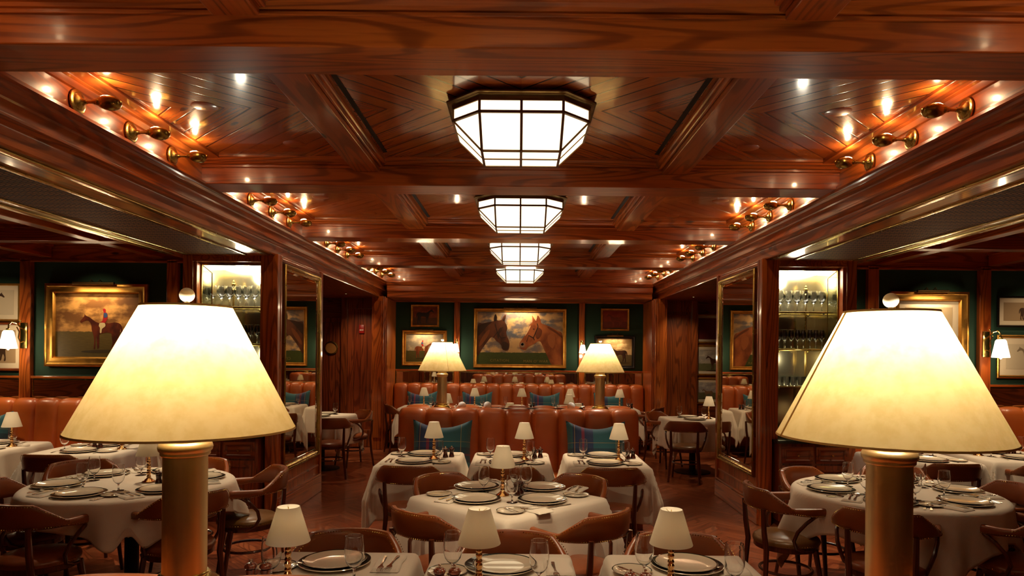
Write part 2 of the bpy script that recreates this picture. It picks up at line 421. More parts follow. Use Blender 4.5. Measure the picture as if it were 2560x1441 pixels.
for yc in BAYS:
    for sx in (-1, 1):
        b = MB().box(sx*1.0, sx*1.18, yc-.985, yc+.985, 2.935, ZC+.01, 0.005)
        b.box(sx*.955, sx*1.0, yc-.985, yc+.985, 2.985, ZC+.01, 0.012); b.box(sx*.975, sx*1.0, yc-.985, yc+.985, 2.965, 2.99, 0.008)
        b.box(sx*1.18, sx*1.205, yc-.985, yc+.985, 2.995, ZC+.01, 0.01)
        trim(b, 'wy')
        b = MB().box(sx*2.12, sx*2.26, yc-.985, yc+.985, 3.012, ZC+.01, 0.004)
        b.sweep([(0, 0), (-.045, 0), (-.045, -.012), (-.03, -.02), (-.012, -.045), (0, -.05)], (sx*2.26, yc-.985, ZC-.01), (sx*2.26, yc+.985, ZC-.01), (sx, 0, 0), (0, 0, 1))
        trim(b, 'wy')
# dropped soffits either side: crown, frieze, fascia
prof = [(2.36, 3.06), (2.26, 3.06), (2.26, 2.862), (2.236, 2.856), (2.232, 2.838), (2.245, 2.828), (2.262, 2.822), (2.268, 2.806), (2.290, 2.798), (2.318, 2.790), (2.322, 2.78),
        (2.322, 2.722), (2.316, 2.716), (2.316, 2.704), (2.340, 2.700), (2.352, 2.690), (2.368, 2.684), (2.370, 2.676), (2.370, 2.60), (2.376, 2.59), (3.42, 2.59), (3.42, 3.06)]
for sx in (-1, 1):
    k = MB().sweep(prof, (0, -2.3, 0), (0, 12.6, 0), (sx, 0, 0), (0, 0, 1)); trim(k, 'wy')
k = MB().sweep([(a-2.26, b) for a, b in prof[:-2]]+[(1.0, 2.59), (1.0, 3.06)], (-2.26, 11.54, 0), (2.26, 11.54, 0), (0, 1, 0), (0, 0, 1)); trim(k, 'wx')
# ceiling over the side rooms with its beam grid
for s, nm in ((-1, 'left'), (1, 'right')):
    struct('ceiling_'+nm, MB().box(s*3.4, s*6.7, -2.4, 12.7, 2.86, 2.9), 'wx')
    b = MB()
    for yb in (-0.5, 2.1, 4.5, 6.72):
        b.box(s*3.4, s*6.6, yb-.08, yb+.08, 2.71, 2.87, 0.006); b.box(s*3.4, s*6.6, yb-.1, yb+.1, 2.83, 2.87, 0.01)
    trim(b, 'wx')
    b = MB()
    for xb in (4.15, 5.45):
        for y0, y1 in ((-2.2, -.58), (-.42, 2.02), (2.18, 4.42), (4.58, 6.64), (6.8, 7.86)):
            b.box(s*(xb-.06), s*(xb+.06), y0, y1, 2.71, 2.87, 0.006)
            b.box(s*(xb-.085), s*(xb+.085), y0, y1, 2.83, 2.87, 0.01)
    trim(b, 'wy')
    trim(MB().box(s*3.4, s*3.46, -2.3, 7.88, 2.60, 2.87, 0.01), 'wy')
# outer shell
struct('wall_left', MB().box(-6.75, -6.62, -2.4, 12.7, 0, 2.9), 'green'); struct('wall_right', MB().box(6.62, 6.75, -2.4, 12.7, 0, 2.9), 'green')
struct('wall_front', MB().box(-6.62, 6.62, -2.4, -2.3, 0, 3.06), 'planks')
b = MB()
for s in (-1, 1): b.box(s*6.55, s*6.62, -2.3, 7.9, 0, 1.3, .01)
trim(b, 'dy')
# far wall of each side room: felt panels, posts, mirror strip, panelled dado
def clad(x0, x1, y, mid_posts, name, side):
    b = MB().box(x0, x1, y+.02, y+.2, 0, 2.87); struct(name, b, 'green')
    b = MB().box(x0, x1, y-.03, y+.02, 2.67, 2.87, .006).box(x0, x1, y-.05, y, 2.66, 2.685, .006)
    b.box(x0, x1, y-.035, y+.02, 1.315, 1.345, .006)
    b.box(x0, x1, y-.045, y+.02, 1.055, 1.085, .006)
    b.box(x0, x1, y-.02, y+.02, 0, 1.06)
    b.box(x0, x1, y-.04, y, 0, .16, .01)
    trim(b, 'wx')
    b = MB()
    for p, w_ in mid_posts: b.box(p-w_/2, p+w_/2, y-.05, y+.02, 0, 2.70, .006)
    trim(b, 'wz')
clad(-6.62, -3.28, 7.9, [(-5.69, .125), (-4.0, .125), (-3.34, .12)], 'wall_left_far', -1)
clad(3.28, 6.62, 7.9, [(5.36, .125), (4.07, .125), (3.34, .12)], 'wall_right_far', 1)
# long mirror strips above the seating
def mirror_strip(x0, x1, y, label, z0=1.088, z1=1.312):
    t = thing('mirror_strip', label, 'mirror', ((x0+x1)/2, y, 0)); w_ = (x1-x0)/2
    MB().box(-w_+.006, w_-.006, -.006, .004, z0+.006, z1-.006).obj('mirror_glass', 'mirror', t)
    fr = MB().xf(Matrix.Translation((0, 0, (z0+z1)/2))).frame(2*w_, z1-z0, [(0, 0), (0, .016), (.010, .018), (.014, .006), (.014, 0)]); fr.obj('frame', 'brass', t)
mirror_strip(-6.6, -5.76, 7.89, 'narrow mirror strip in brass edging, left of the sconce post on the left wall')
mirror_strip(-5.62, -4.07, 7.89, 'narrow mirror strip in brass edging under the mounted jockey painting')
mirror_strip(-3.93, -3.41, 7.89, 'short mirror strip in brass edging beside the left display cabinet')
mirror_strip(3.41, 4.0, 7.89, 'short mirror strip in brass edging beside the right display cabinet')
mirror_strip(4.14, 5.29, 7.89, 'narrow mirror strip in brass edging under the large matted picture')
mirror_strip(5.43, 6.6, 7.89, 'narrow mirror strip in brass edging at the far right of the photo')
# back wall of the aisle
b = MB().box(-2.46, 2.46, 12.52, 12.7, 0, 2.87); struct('wall_back', b, 'green')
b = MB().box(-2.3, 2.3, 12.46, 12.53, 2.575, 2.60, .006).box(-2.3, 2.3, 12.47, 12.53, 1.315, 1.345, .005).box(-2.3, 2.3, 12.46, 12.53, 1.055, 1.085, .005).box(-2.3, 2.3, 12.48, 12.53, 0, 1.06)
trim(b, 'wx')
b = MB()
for p in (-1.14, 1.14): b.box(p-.052, p+.052, 12.45, 12.53, 0, 2.58, .005)
for s in (-1, 1):
    b.box(s*2.28, s*2.46, 11.62, 12.6, 0, 2.60, .005); b.box(s*2.262, s*2.285, 11.66, 12.5, 0, 2.58, .004)
    b.box(s*2.30, s*2.50, 11.56, 11.64, 0, 2.60, .006); b.box(s*2.33, s*2.47, 11.545, 11.57, .2, 2.52, .006)
trim(b, 'wz')
mirror_strip(-2.25, -1.2, 12.5, 'mirror strip in brass edging under the left pair of small paintings')
mirror_strip(-1.08, 1.08, 12.5, 'wide mirror strip in brass edging under the double horse head painting')
mirror_strip(1.2, 2.25, 12.5, 'mirror strip in brass edging under the right pair of small paintings')
# passages behind the columns
for s in (-1, 1):
    n = 'left' if s < 0 else 'right'
    struct('wall_%s_passage' % n, MB().box(s*2.46, s*3.08, 11.9, 12.1, 0, 2.6), 'planks' if s < 0 else 'dz')
    b = MB().box(s*2.46, s*3.08, 11.86, 11.9, 0, .3, .01).box(s*2.46, s*3.08, 11.87, 11.9, 2.4, 2.6, .01).box(s*2.99, s*3.10, 11.85, 12.05, 0, 2.6, .008)
    if s > 0: b.xf(Matrix.Translation((2.73, 11.9, 1.35))).frame(.46, 2.0, [(0, 0), (0, .03), (.02, .035), (.035, .01), (.035, 0)]).xf(None)
    trim(b, 'dz')
    struct('wall_%s_passage_end' % n, MB().box(s*3.05, s*6.62, 12.1, 12.2, 0, 2.9), 'dx')
    struct('wall_%s_passage_side' % n, MB().box(s*5.2, s*5.3, 8.1, 12.1, 0, 2.9), 'dy')
    struct('ceiling_%s_passage' % n, MB().box(s*3.4, s*5.2, 8.1, 12.1, 2.58, 2.62), 'dx')
d = struct('door_1', MB().box(-3.53, -3.10, 12.04, 12.1, 0, 2.17, .006).box(-3.58, -3.53, 12.0, 12.1, 0, 2.25, .008).box(-3.58, -3.05, 12.0, 12.1, 2.17, 2.25, .008), 'planks')
t = MB().lathe([(.118, 0), (.118, -.03), (.100, -.034), (.094, -.012), (.094, 0)], 36, loc=(0, 0, 0), axis='Y', cap=False)
pw = t.obj('porthole_frame', 'brass', d, (-3.31, 12.04, 1.72)); pg = MB().lathe([(.001, -.008), (.096, -.008), (.096, 0), (.001, 0)], 32, axis='Y').obj('porthole_glass', plain('amber glass', srgb(196, 132, 70), .3), d, (-3.31, 12.04, 1.72))
# columns with the tall mirrors and display cabinets
for s in (-1, 1):
    n = 'left' if s < 0 else 'right'
    b = MB().box(s*2.37, s*2.47, 6.65, 8.12, 0, 2.60, .004)              # face towards the aisle
    b.box(s*3.2, s*3.3, 6.68, 8.12, 0, 2.60, .004)
    b.box(s*2.45, s*3.22, 7.40, 8.12, 0, 2.60)
    b.box(s*2.45, s*2.53, 6.66, 6.76, .84, 2.6, .004).box(s*3.17, s*3.22, 6.70, 6.78, .84, 2.6, .004)
    b.box(s*2.345, s*2.40, 6.62, 6.69, 0, 2.60, .006).box(s*2.35, s*2.40, 6.72, 6.76, 0, 2.6, .006)
    b.box(s*2.345, s*2.40, 8.07, 8.14, 0, 2.60, .006)
    struct('wall_%s_column' % n, b, 'wz')
    b = MB().box(s*2.47, s*3.2, 6.68, 6.80, 2.53, 2.60, .004).box(s*2.45, s*3.22, 6.8, 7.4, 2.54, 2.6)
    b.box(s*2.33, s*2.38, 6.66, 8.1, 0, .19, .008); b.box(s*2.34, s*2.38, 6.66, 8.1, .19, .215, .008); b.box(s*2.355, s*2.38, 6.76, 8.06, .30, .325, .006)
    b.box(s*2.35, s*2.38, 6.76, 8.06, 2.54, 2.575, .006)
    trim(b, 'wy')
    # tall mirror in a moulded brass frame
    m = thing('wall_mirror', 'tall brass framed mirror on the %s column facing the aisle' % n, 'mirror', (s*2.37, 7.42, 1.485), -s*PI/2)
    MB().frame(1.22, 2.09, [(0, 0), (0, .030), (.012, .040), (.022, .036), (.026, .026), (.044, .030), (.056, .022), (.060, .006), (.060, 0)]).obj('frame', 'brass', m)
    MB().box(-.552, .552, -.010, -.002, -.987, .987).obj('mirror_glass', 'mirror', m)
    MB().frame(1.104, 1.974, [(0, .010), (0, .012), (.026, .016), (.027, .010)]).obj('bevelled_edge', 'mirror', m)
# bronze air grilles along the soffits
for s in (-1, 1):
    n = 'left' if s < 0 else 'right'
    g = thing('air_grille', 'long woven bronze air grille set in the %s soffit' % n, 'vent', (0, 0, 2.59))
    MB().box(s*2.66, s*3.20, -2.2, 6.58, -.006, .002).obj('grille_panel', 'grille', g)
    MB().box(s*2.405, s*2.455, -2.2, 6.58, -.014, .002, .004).box(s*2.63, s*2.66, -2.2, 6.58, -.012, .002, .003).obj('frame_strip', 'brass', g)
    MB().box(s*3.20, s*3.235, -2.2, 6.58, -.014, .002, .004).box(s*3.33, s*3.40, -2.2, 6.58, -.014, .002, .004).obj('frame_strip', 'brass', g)
# slot diffusers beside the long ceiling ribs
first = None
bayname = ['bay over the camera', 'nearest full bay', 'second bay', 'third bay', 'farthest bay']
for i, yc in enumerate(BAYS):
    for s in (-1, 1):
        n = 'left' if s < 0 else 'right'
        v = MB().box(-.014, .014, -.80, .80, -.004, .001).obj('slot_diffuser', 'black', None, (s*.93, yc+.02, ZC))
        tag(v, 'black linear air slot, %s side of the lantern in the %s' % (n, bayname[i]), 'vent', 'black ceiling air slots')
# round wood-coloured covers in the outer panels
cov = MB().lathe([(.001, -.0015), (.070, -.0015), (.072, -.001), (.072, .001)], 36).mesh('ceiling_cover', 'wx')
for i, yc in enumerate(BAYS):
    for s in (-1, 1):
        for dy, q in ((-.02, 'middle'), (.66, 'far end')):
            o = bpy.data.objects.new('ceiling_cover', cov); COL.objects.link(o); o.location = (s*(1.78 if dy < .5 else 1.5), yc+dy, ZC)
            tag(o, 'round wood-coloured cover, %s of the %s panel in the %s' % (q, 'left' if s < 0 else 'right', bayname[i]), 'ceiling cover', 'round ceiling covers')

# ------------------------------------------------------------------ octagonal ceiling lanterns
def lantern():
    t = thing('ceiling_lantern', 'x', 'ceiling light')
    def octo(a, b, c, z): return [(-a+c, -b, z), (a-c, -b, z), (a, -b+c, z), (a, b-c, z), (a-c, b, z), (-a+c, b, z), (-a, b-c, z), (-a, -b+c, z)]
    def stack(rings, close=True):
        vs = [p for r in rings for p in r]; fs = []
        for i in range(len(rings)-1):
            for k in range(8): fs.append((i*8+k, i*8+(k+1) % 8, (i+1)*8+(k+1) % 8, (i+1)*8+k))
        return vs, fs
    A, B, C = .365, .325, .148
    rim = MB(); g = .038
    rs = [octo(A+g, B+g, C+g*.6, 0), octo(A+g, B+g, C+g*.6, -.008), octo(A+g-.008, B+g-.008, C+g*.6-.003, -.011), octo(A+g-.012, B+g-.012, C+.02, -.016), octo(A+.010, B+.010, C+.006, -.019), octo(A+.006, B+.006, C+.003, -.038), octo(A-.012, B-.012, C-.004, -.038), octo(A-.012, B-.012, C-.004, -.015)]
    rs = [[(x_, y_, z_-.022) for x_, y_, z_ in r_] for r_ in rs]; rs.insert(0, octo(A-.02, B-.02, C, 0)); rs.insert(1, octo(A-.02, B-.02, C, -.021))
    rim.add(*stack(rs)); rim.obj('ceiling_rim', 'antique', t, angle=25)
    z1, z2, z3 = -.036, -.100, -.250; Q = .213; QY = .150
    o1, o2 = octo(A, B, C, z1), octo(A, B, C, z2)
    bot = [(-Q, -QY, z3), (Q, -QY, z3), (Q, QY, z3), (-Q, QY, z3)]
    for o_ in (o1, o2, bot):
        for q_ in range(len(o_)): o_[q_] = (o_[q_][0], o_[q_][1], o_[q_][2]-.022)
    z1, z2, z3 = z1-.022, z2-.022, z3-.022
    V = Vector
    bars = MB(); r = .0098
    def bar(p, q, w_=r): bars.tube([p, q], w_, 4)
    def pane_(pts, name='glass_pane'):
        c = sum((V(p) for p in pts), V((0, 0, 0)))/len(pts)
        pts = [V(p)+(c-V(p))*.02 for p in pts]; n_ = (pts[1]-pts[0]).cross(pts[2]-pts[0]).normalized()*.002; k = len(pts)
        MB().add([p+n_ for p in pts]+[p-n_ for p in pts], [tuple(range(k)), tuple(range(2*k-1, k-1, -1))]+[(i, (i+1) % k, k+(i+1) % k, k+i) for i in range(k)]).obj(name, 'panel', t)
    for k in range(8):
        a, b = k, (k+1) % 8
        bar(o1[a], o1[b]); bar(o2[a], o2[b]); bar(o1[a], o2[a])
        m1, m2 = (V(o1[a])+V(o1[b]))/2, (V(o2[a])+V(o2[b]))/2
        if k % 2 == 0:
            bar(m1, m2); pane_([o1[a], m1, m2, o2[a]]); pane_([m1, o1[b], o2[b], m2])
        else: pane_([o1[a], o1[b], o2[b], o2[a]])
    # sloping facets to the square bottom
    corner = {0: (0, 1), 2: (1, 2), 4: (2, 3), 6: (3, 0)}
    for k, (c0, c1) in corner.items():
        a, b = V(o2[k]), V(o2[(k+1) % 8]); p, q = V(bot[c0]), V(bot[c1])
        m, n_ = (a+b)/2, (p+q)/2
        bar(m, n_); bar(p, q); bar(a, p); bar(b, q); pane_([a, m, n_, p]); pane_([m, b, q, n_])
    for k, c in ((1, 1), (3, 2), (5, 3), (7, 0)): pane_([o2[k], o2[(k+1) % 8], bot[c]])
    bar((0, -QY, z3), (0, QY, z3)); bar((-Q, 0, z3), (Q, 0, z3))
    for x0, x1 in ((-Q, 0), (0, Q)):
        for y0, y1 in ((-QY, 0), (0, QY)): pane_([(x0, y0, z3), (x0, y1, z3), (x1, y1, z3), (x1, y0, z3)])
    bars.obj('glazing_bars', 'bronze_bar', t)
    return t
LP = Proto(lantern())
ln = ['octagonal lit glass lantern in the ceiling bay over the camera', 'largest octagonal lit glass lantern, in the nearest full ceiling bay', 'second octagonal lit glass lantern from the front', 'third octagonal lit glass lantern from the front', 'smallest octagonal lit glass lantern, in the farthest ceiling bay']
LP.place((0, BAYS[1], ZC), 0, ln[1], 'octagonal ceiling lanterns')
LP.place((0, -.62, ZC), 0, 'octagonal lit glass lantern behind the camera', 'octagonal ceiling lanterns')  # extra lantern out of view, added to brighten the near brass columns
for i in (0, 2, 3, 4): LP.place((0, BAYS[i], ZC), 0, ln[i], 'octagonal ceiling lanterns')  # the one over the camera is unseen, added for light and reflections

# ------------------------------------------------------------------ brass spotlights on the coffer sides (three per side and bay)
def coffer_spot():
    t = thing('coffer_spotlight', 'x', 'wall light')
    MB().lathe([(.055, 0), (.055, .006), (.048, .010), (.040, .010), (.034, .018), (.022, .022), (.013, .034), (.010, .045)], 24, axis='X').obj('wall_plate', 'brass', t)
    MB().lathe([(.008, .03), (.008, .075), (.012, .078), (.012, .086), (.016, .09), (.017, .10), (.012, .102)], 14, axis='X').obj('arm', 'brass', t)
    # half-open bulb cup: upper side open
    g = MB(); n = 14
    prof = [(.092, .014), (.104, .025), (.125, .034), (.145, .039), (.166, .038), (.184, .031), (.195, .018), (.199, .002)]
    def f(u, v):
        x = prof[min(int(u*7+1e-6), 7)][0]; r = prof[min(int(u*7+1e-6), 7)][1]
        a = -PI*1.16 + v*PI*1.32
        if x > .2: pass
        return (x, r*math.cos(a), r*math.sin(a))
    g.grid(f, 7, n); o = g.obj('cup', 'brass', t)
    md = o.modifiers.new('thick', 'SOLIDIFY'); md.thickness = .002
    MB().lathe([(.001, .105), (.008, .11), (.013, .125), (.013, .143), (.007, .155), (.001, .158)], 12, axis='X', loc=(-.004, 0, .018)).obj('bulb', 'bulb', t)
    point('bulb_light', (.13, 0, .055), 0.9*GAIN['spot'], WARM, 0.012, t)
    return t
SP = Proto(coffer_spot())
for i in (1, 0, 2, 3, 4):
    for s in (-1, 1):
        for j, dy in enumerate((-.39, .09, .56)):
            SP.place((s*2.255, BAYS[i]+dy, 2.915), 0 if s < 0 else PI, '%s brass spotlight on the %s side of the %s' % (('nearest', 'middle', 'farthest')[j], 'left' if s < 0 else 'right', bayname[i]), 'brass coffer spotlights', scale=1.12)
# ================================================================== BIG LAMPS
def big_lamp():
    t = thing('column_lamp', 'x', 'table lamp')
    MB().lathe([(.001, 0), (.092, 0), (.094, .006), (.094, .016), (.086, .020), (.080, .030), (.074, .036), (.060, .044), (.058, .052), (.053, .056), (.001, .056)], 40).obj('base', 'brass', t)
    MB().lathe([(.050, .050), (.050, .340), (.051, .341)], 48, cap=False).obj('column', 'brass_brushed', t)
    MB().lathe([(.053, .336), (.056, .339), (.056, .345), (.060, .349), (.0615, .356), (.0595, .364), (.057, .366), (.054, .369), (.049, .371), (.048, .376), (.048, .41), (.030, .415), (.001, .416)], 48).obj('capital', 'brass_brushed', t)
    MB().tube([(0, 0, .41), (0, 0, .72)], .0045, 8).obj('stem', 'brass', t)
    zb, zt, rb, rt = .397, .6965, .252, .101
    m = MB(); n = 14
    pr = [(rb+(rt-rb)*i/n, zb+(zt-zb)*i/n) for i in range(n+1)]
    m.lathe(pr, 96, cap=False); shade_ = m.obj('lamp_shade', 'parchment', t)
    m = MB().lathe([(rb+.0010, zb-.0008), (rb+.0010-.0015, zb+.004), (rb-.0008, zb+.004), (rb-.0005, zb-.0008), (rb+.0010, zb-.0008)], 96, cap=False)
    m.lathe([(rt+.0025, zt-.004), (rt+.0015, zt+.001), (rt-.001, zt+.001), (rt-.0005, zt-.004), (rt+.0025, zt-.004)], 72, cap=False)
    a = math.radians(222); c_, s_ = math.cos(a), math.sin(a)
    m.tube([((rb+.001)*c_, (rb+.001)*s_, zb), ((rt+.001)*c_, (rt+.001)*s_, zt)], .0026, 6, 0.4)
    m.obj('shade_trim', 'shade_trim', shade_)
    m = MB()
    for k in range(3):
        b = 2*PI*k/3+.4; m.tube([(0, 0, .692), (rt*math.cos(b), rt*math.sin(b), .698)], .0018, 6)
    m.obj('spider', 'brass', t)
    MB().ball((0, 0, .7225), .0175, 24).lathe([(.006, .690), (.009, .698), (.006, .705)], 12).obj('finial', 'opal', t)
    MB().ball((0, 0, .60), .022, 16, .03).obj('bulb', emit('lamp bulb', (1, .8, .5, 1), 8), t)
    point('lamp_light', (0.035, 0, .615), 3.6*GAIN['lamp'], (1, .91, .77), .03, t)
    point('lamp_light', (-0.035, 0, .615), 3.6*GAIN['lamp'], (1, .91, .77), .03, t)
    return t
BL = Proto(big_lamp())
LEDGE = 1.07
BL.place((-.803, 1.648, LEDGE), -2.83, 'huge near column lamp with parchment shade at the left of the photo', 'brass column lamps')
BL.place((.878, 1.615, LEDGE), -.785, 'huge near column lamp with parchment shade at the right, seam showing', 'brass column lamps')
BL.place((-.80, 7.12, LEDGE), 1.2, 'small distant column lamp standing on the left of the middle banquette', 'brass column lamps')
BL.place((.845, 7.12, LEDGE), 2.2, 'small distant column lamp standing on the right of the middle banquette', 'brass column lamps')

# ================================================================== BANQUETTES
def channel_back(w, n, z0, z1, depth=.10, name='backrest', parent=None, lean=.05, bulge=.042, topround=.05):
    """channelled back facing -Y: front plane at y=0 at the bottom leaning to +lean at top, thickness depth"""
    cw = w/n; nu = n*14; prof = []
    for k in range(9): prof.append((lean*k/8*.9, z0+(z1-topround-z0)*k/8, 0, 1))
    for k in range(1, 8):
        a = PI*k/8; prof.append((lean+(depth/2)*(1-math.cos(a))-.0, z1-topround+topround*math.sin(a), 1, 1))
    prof.append((lean+depth, z1-topround, 1, .6)); prof.append((lean+depth, z0, 1, .0))
    nv = len(prof)-1
    def f(u, v):
        x = -w/2+u*w; t_ = (u*n) % 1.0
        if abs(u-1) < 1e-9: t_ = 0
        b = (1-abs(2*t_-1)**2.8)**.5*bulge
        j = int(round(v*nv)); y, z, k, q = prof[j]
        # outward normal in the profile plane
        a, c = prof[max(j-1, 0)], prof[min(j+1, nv)]
        ty, tz = c[0]-a[0], c[1]-a[1]; L = math.hypot(ty, tz) or 1
        ny, nz = -tz/L, ty/L
        bb = b*q
        return (x, y+ny*bb, z+nz*bb)
    m = MB().grid(f, nu, nv)
    # end caps
    for e in (0, 1):
        m.add([f(e, j/nv) for j in range(nv+1)], [tuple(range(nv+1))])
    return m.obj(name, 'tan', parent, angle=50)
def banquette(name, label, w, n, loc, rz=0, double=True, back_gap=.46, seat_d=.50, dz=.01):
    """front face of the back at local y=0 facing -Y; seat in front"""
    t = thing(name, label, 'banquette', loc, rz)
    def side(par_rot, y, nm):
        h = bpy.data.objects.new(nm, None)
    a = channel_back(w, n, .42, LEDGE-dz if double else 1.06, parent=t)
    s = MB().box(-w/2, w/2, -seat_d, .04, .30, .475, .045); s.obj('seat', 'tan', t)
    MB().box(-w/2+.01, w/2-.01, -seat_d+.04, .1, .10, .30, .006).box(-w/2, w/2, -seat_d+.055, .1, .085, .115, .004).obj('seat_base', 'tan', t)
    MB().box(-w/2+.03, w/2-.03, -seat_d+.09, .2, 0, .10).obj('plinth', 'dx', t)
    if double:
        b = channel_back(w, n, .42, LEDGE-dz, parent=t); b.rotation_euler = (0, 0, PI); b.location = (0, back_gap+.10, 0)
        o = MB().box(-w/2, w/2, -seat_d, .04, .30, .475, .045).obj('seat', 'tan', t); o.rotation_euler = (0, 0, PI); o.location = (0, back_gap+.10, 0)
        MB().box(-w/2+.01, w/2-.01, back_gap, back_gap+.10+seat_d-.04, .10, .30, .006).obj('seat_base', 'tan', t)
        MB().box(-w/2+.03, w/2-.03, back_gap, back_gap+seat_d, 0, .10).obj('plinth', 'dx', t)
        MB().box(-w/2+.02, w/2-.02, .13, back_gap-.03, 0, LEDGE-.018, .012).box(-w/2+.04, w/2-.04, .145, back_gap-.045, LEDGE-.03, LEDGE, .010).obj('ledge', 'tan', t)
    return t
NB = banquette('double_banquette', 'nearest double-backed leather banquette, under the two huge lamps', 2.52, 6, (0, 1.90, 0), PI, True, dz=.047)
MBQ = banquette('double_banquette', 'middle double-backed tan leather banquette carrying the two distant lamps', 2.42, 9, (0, 6.84, 0), 0, True)
BB = banquette('wall_banquette', 'channelled tan leather banquette along the back wall', 4.5, 19, (0, 12.27, 0), 0, False)
for x0, x1, n, lb in ((-6.5, -3.4, 12, 'channelled tan leather banquette against the left wall under the mirror strip'), (3.4, 6.5, 12, 'channelled tan leather banquette against the right wall under the mirror strip')):
    banquette('wall_banquette', lb, x1-x0, n, ((x0+x1)/2, 7.68, 0), 0, False)
# polo balls and mallet on the ledge of the middle banquette
pb = MB().ball((0, 0, .041), .041, 24)
pm = pb.mesh('polo_ball', 'white')
for x, y, q in ((-.585, 7.05, 'beside the left distant lamp'), (-.325, 7.10, 'left of the centre'), (.545, 7.10, 'left of the right distant lamp')):
    o = bpy.data.objects.new('polo_ball', pm); COL.objects.link(o); o.location = (x, y, LEDGE)
    tag(o, 'white polo ball on the middle banquette ledge, '+q, 'ball', 'polo balls')
t = thing('polo_mallet', 'brown polo mallet lying along the ledge of the middle banquette', 'mallet', (0, 7.10, LEDGE))
MB().tube([(-.22, 0, .012), (.66, -.01, .014)], .007, 8).obj('shaft', 'milldark', t)
MB().tube([(.64, -.09, .02), (.68, .07, .02)], .02, 12).obj('head', 'milldark', t)
MB().tube([(-.32, 0, .013), (-.2, 0, .013)], .011, 8).obj('grip', 'black', t)

# ================================================================== PILLOWS
def pillow():
    m = MB(); W, H = .54, .50
    def f(side):
        def g(u, v):
            a, b = 2*u-1, 2*v-1
            px = W/2*a*(1-.10*(1-abs(b)**2)*abs(a)**2*0.9); pz = H/2*b
            pull = 1-.07*(1-b*b) if True else 1
            px = W/2*a*(1-.06*(1-b*b)); pz = H/2*b*(1-.06*(1-a*a))
            if b > 0: pz -= .060*b*b*(1-a*a)**1.2            # dented top edge
            th = .085*((1-a**4)*(1-b**4))**.6
            th *= 1-.25*max(0, b)*(1-abs(a))
            return (px, -side*th, pz+H/2-.0)
        return g
    m.grid(f(1), 24, 24); m.grid(f(-1), 24, 24)
    bm_ = m.obj('tartan_cushion', 'plaid', None)
    return bm_
p0 = pillow()
def put_pillow(x, y, z, rz, label, s=1.0, tilt=-.22):
    global p0
    o = p0 if 'category' not in p0 else p0.copy()
    if o is not p0: COL.objects.link(o)
    o.location = (x, y, z); o.rotation_euler = (tilt, 0, rz); o.scale = (s,)*3
    tag(o, label, 'cushion', 'tartan cushions')
put_pillow(-.745, 6.60, .47, .0, 'blue green tartan cushion leaning at the left of the middle banquette', 1.08)
put_pillow(.755, 6.60, .47, .0, 'blue green tartan cushion leaning at the right of the middle banquette', 1.08)
for x, q in ((-1.72, 'leftmost'), (-.74, 'second from the left'), (.46, 'third from the left'), (1.60, 'rightmost')):
    put_pillow(x, 12.06, .48, 0, 'tartan cushion on the back wall banquette, %s of four' % q, 1.0)
put_pillow(-5.86, 7.45, .48, 0, 'tartan cushion on the left wall banquette at the photo edge', 1.0)

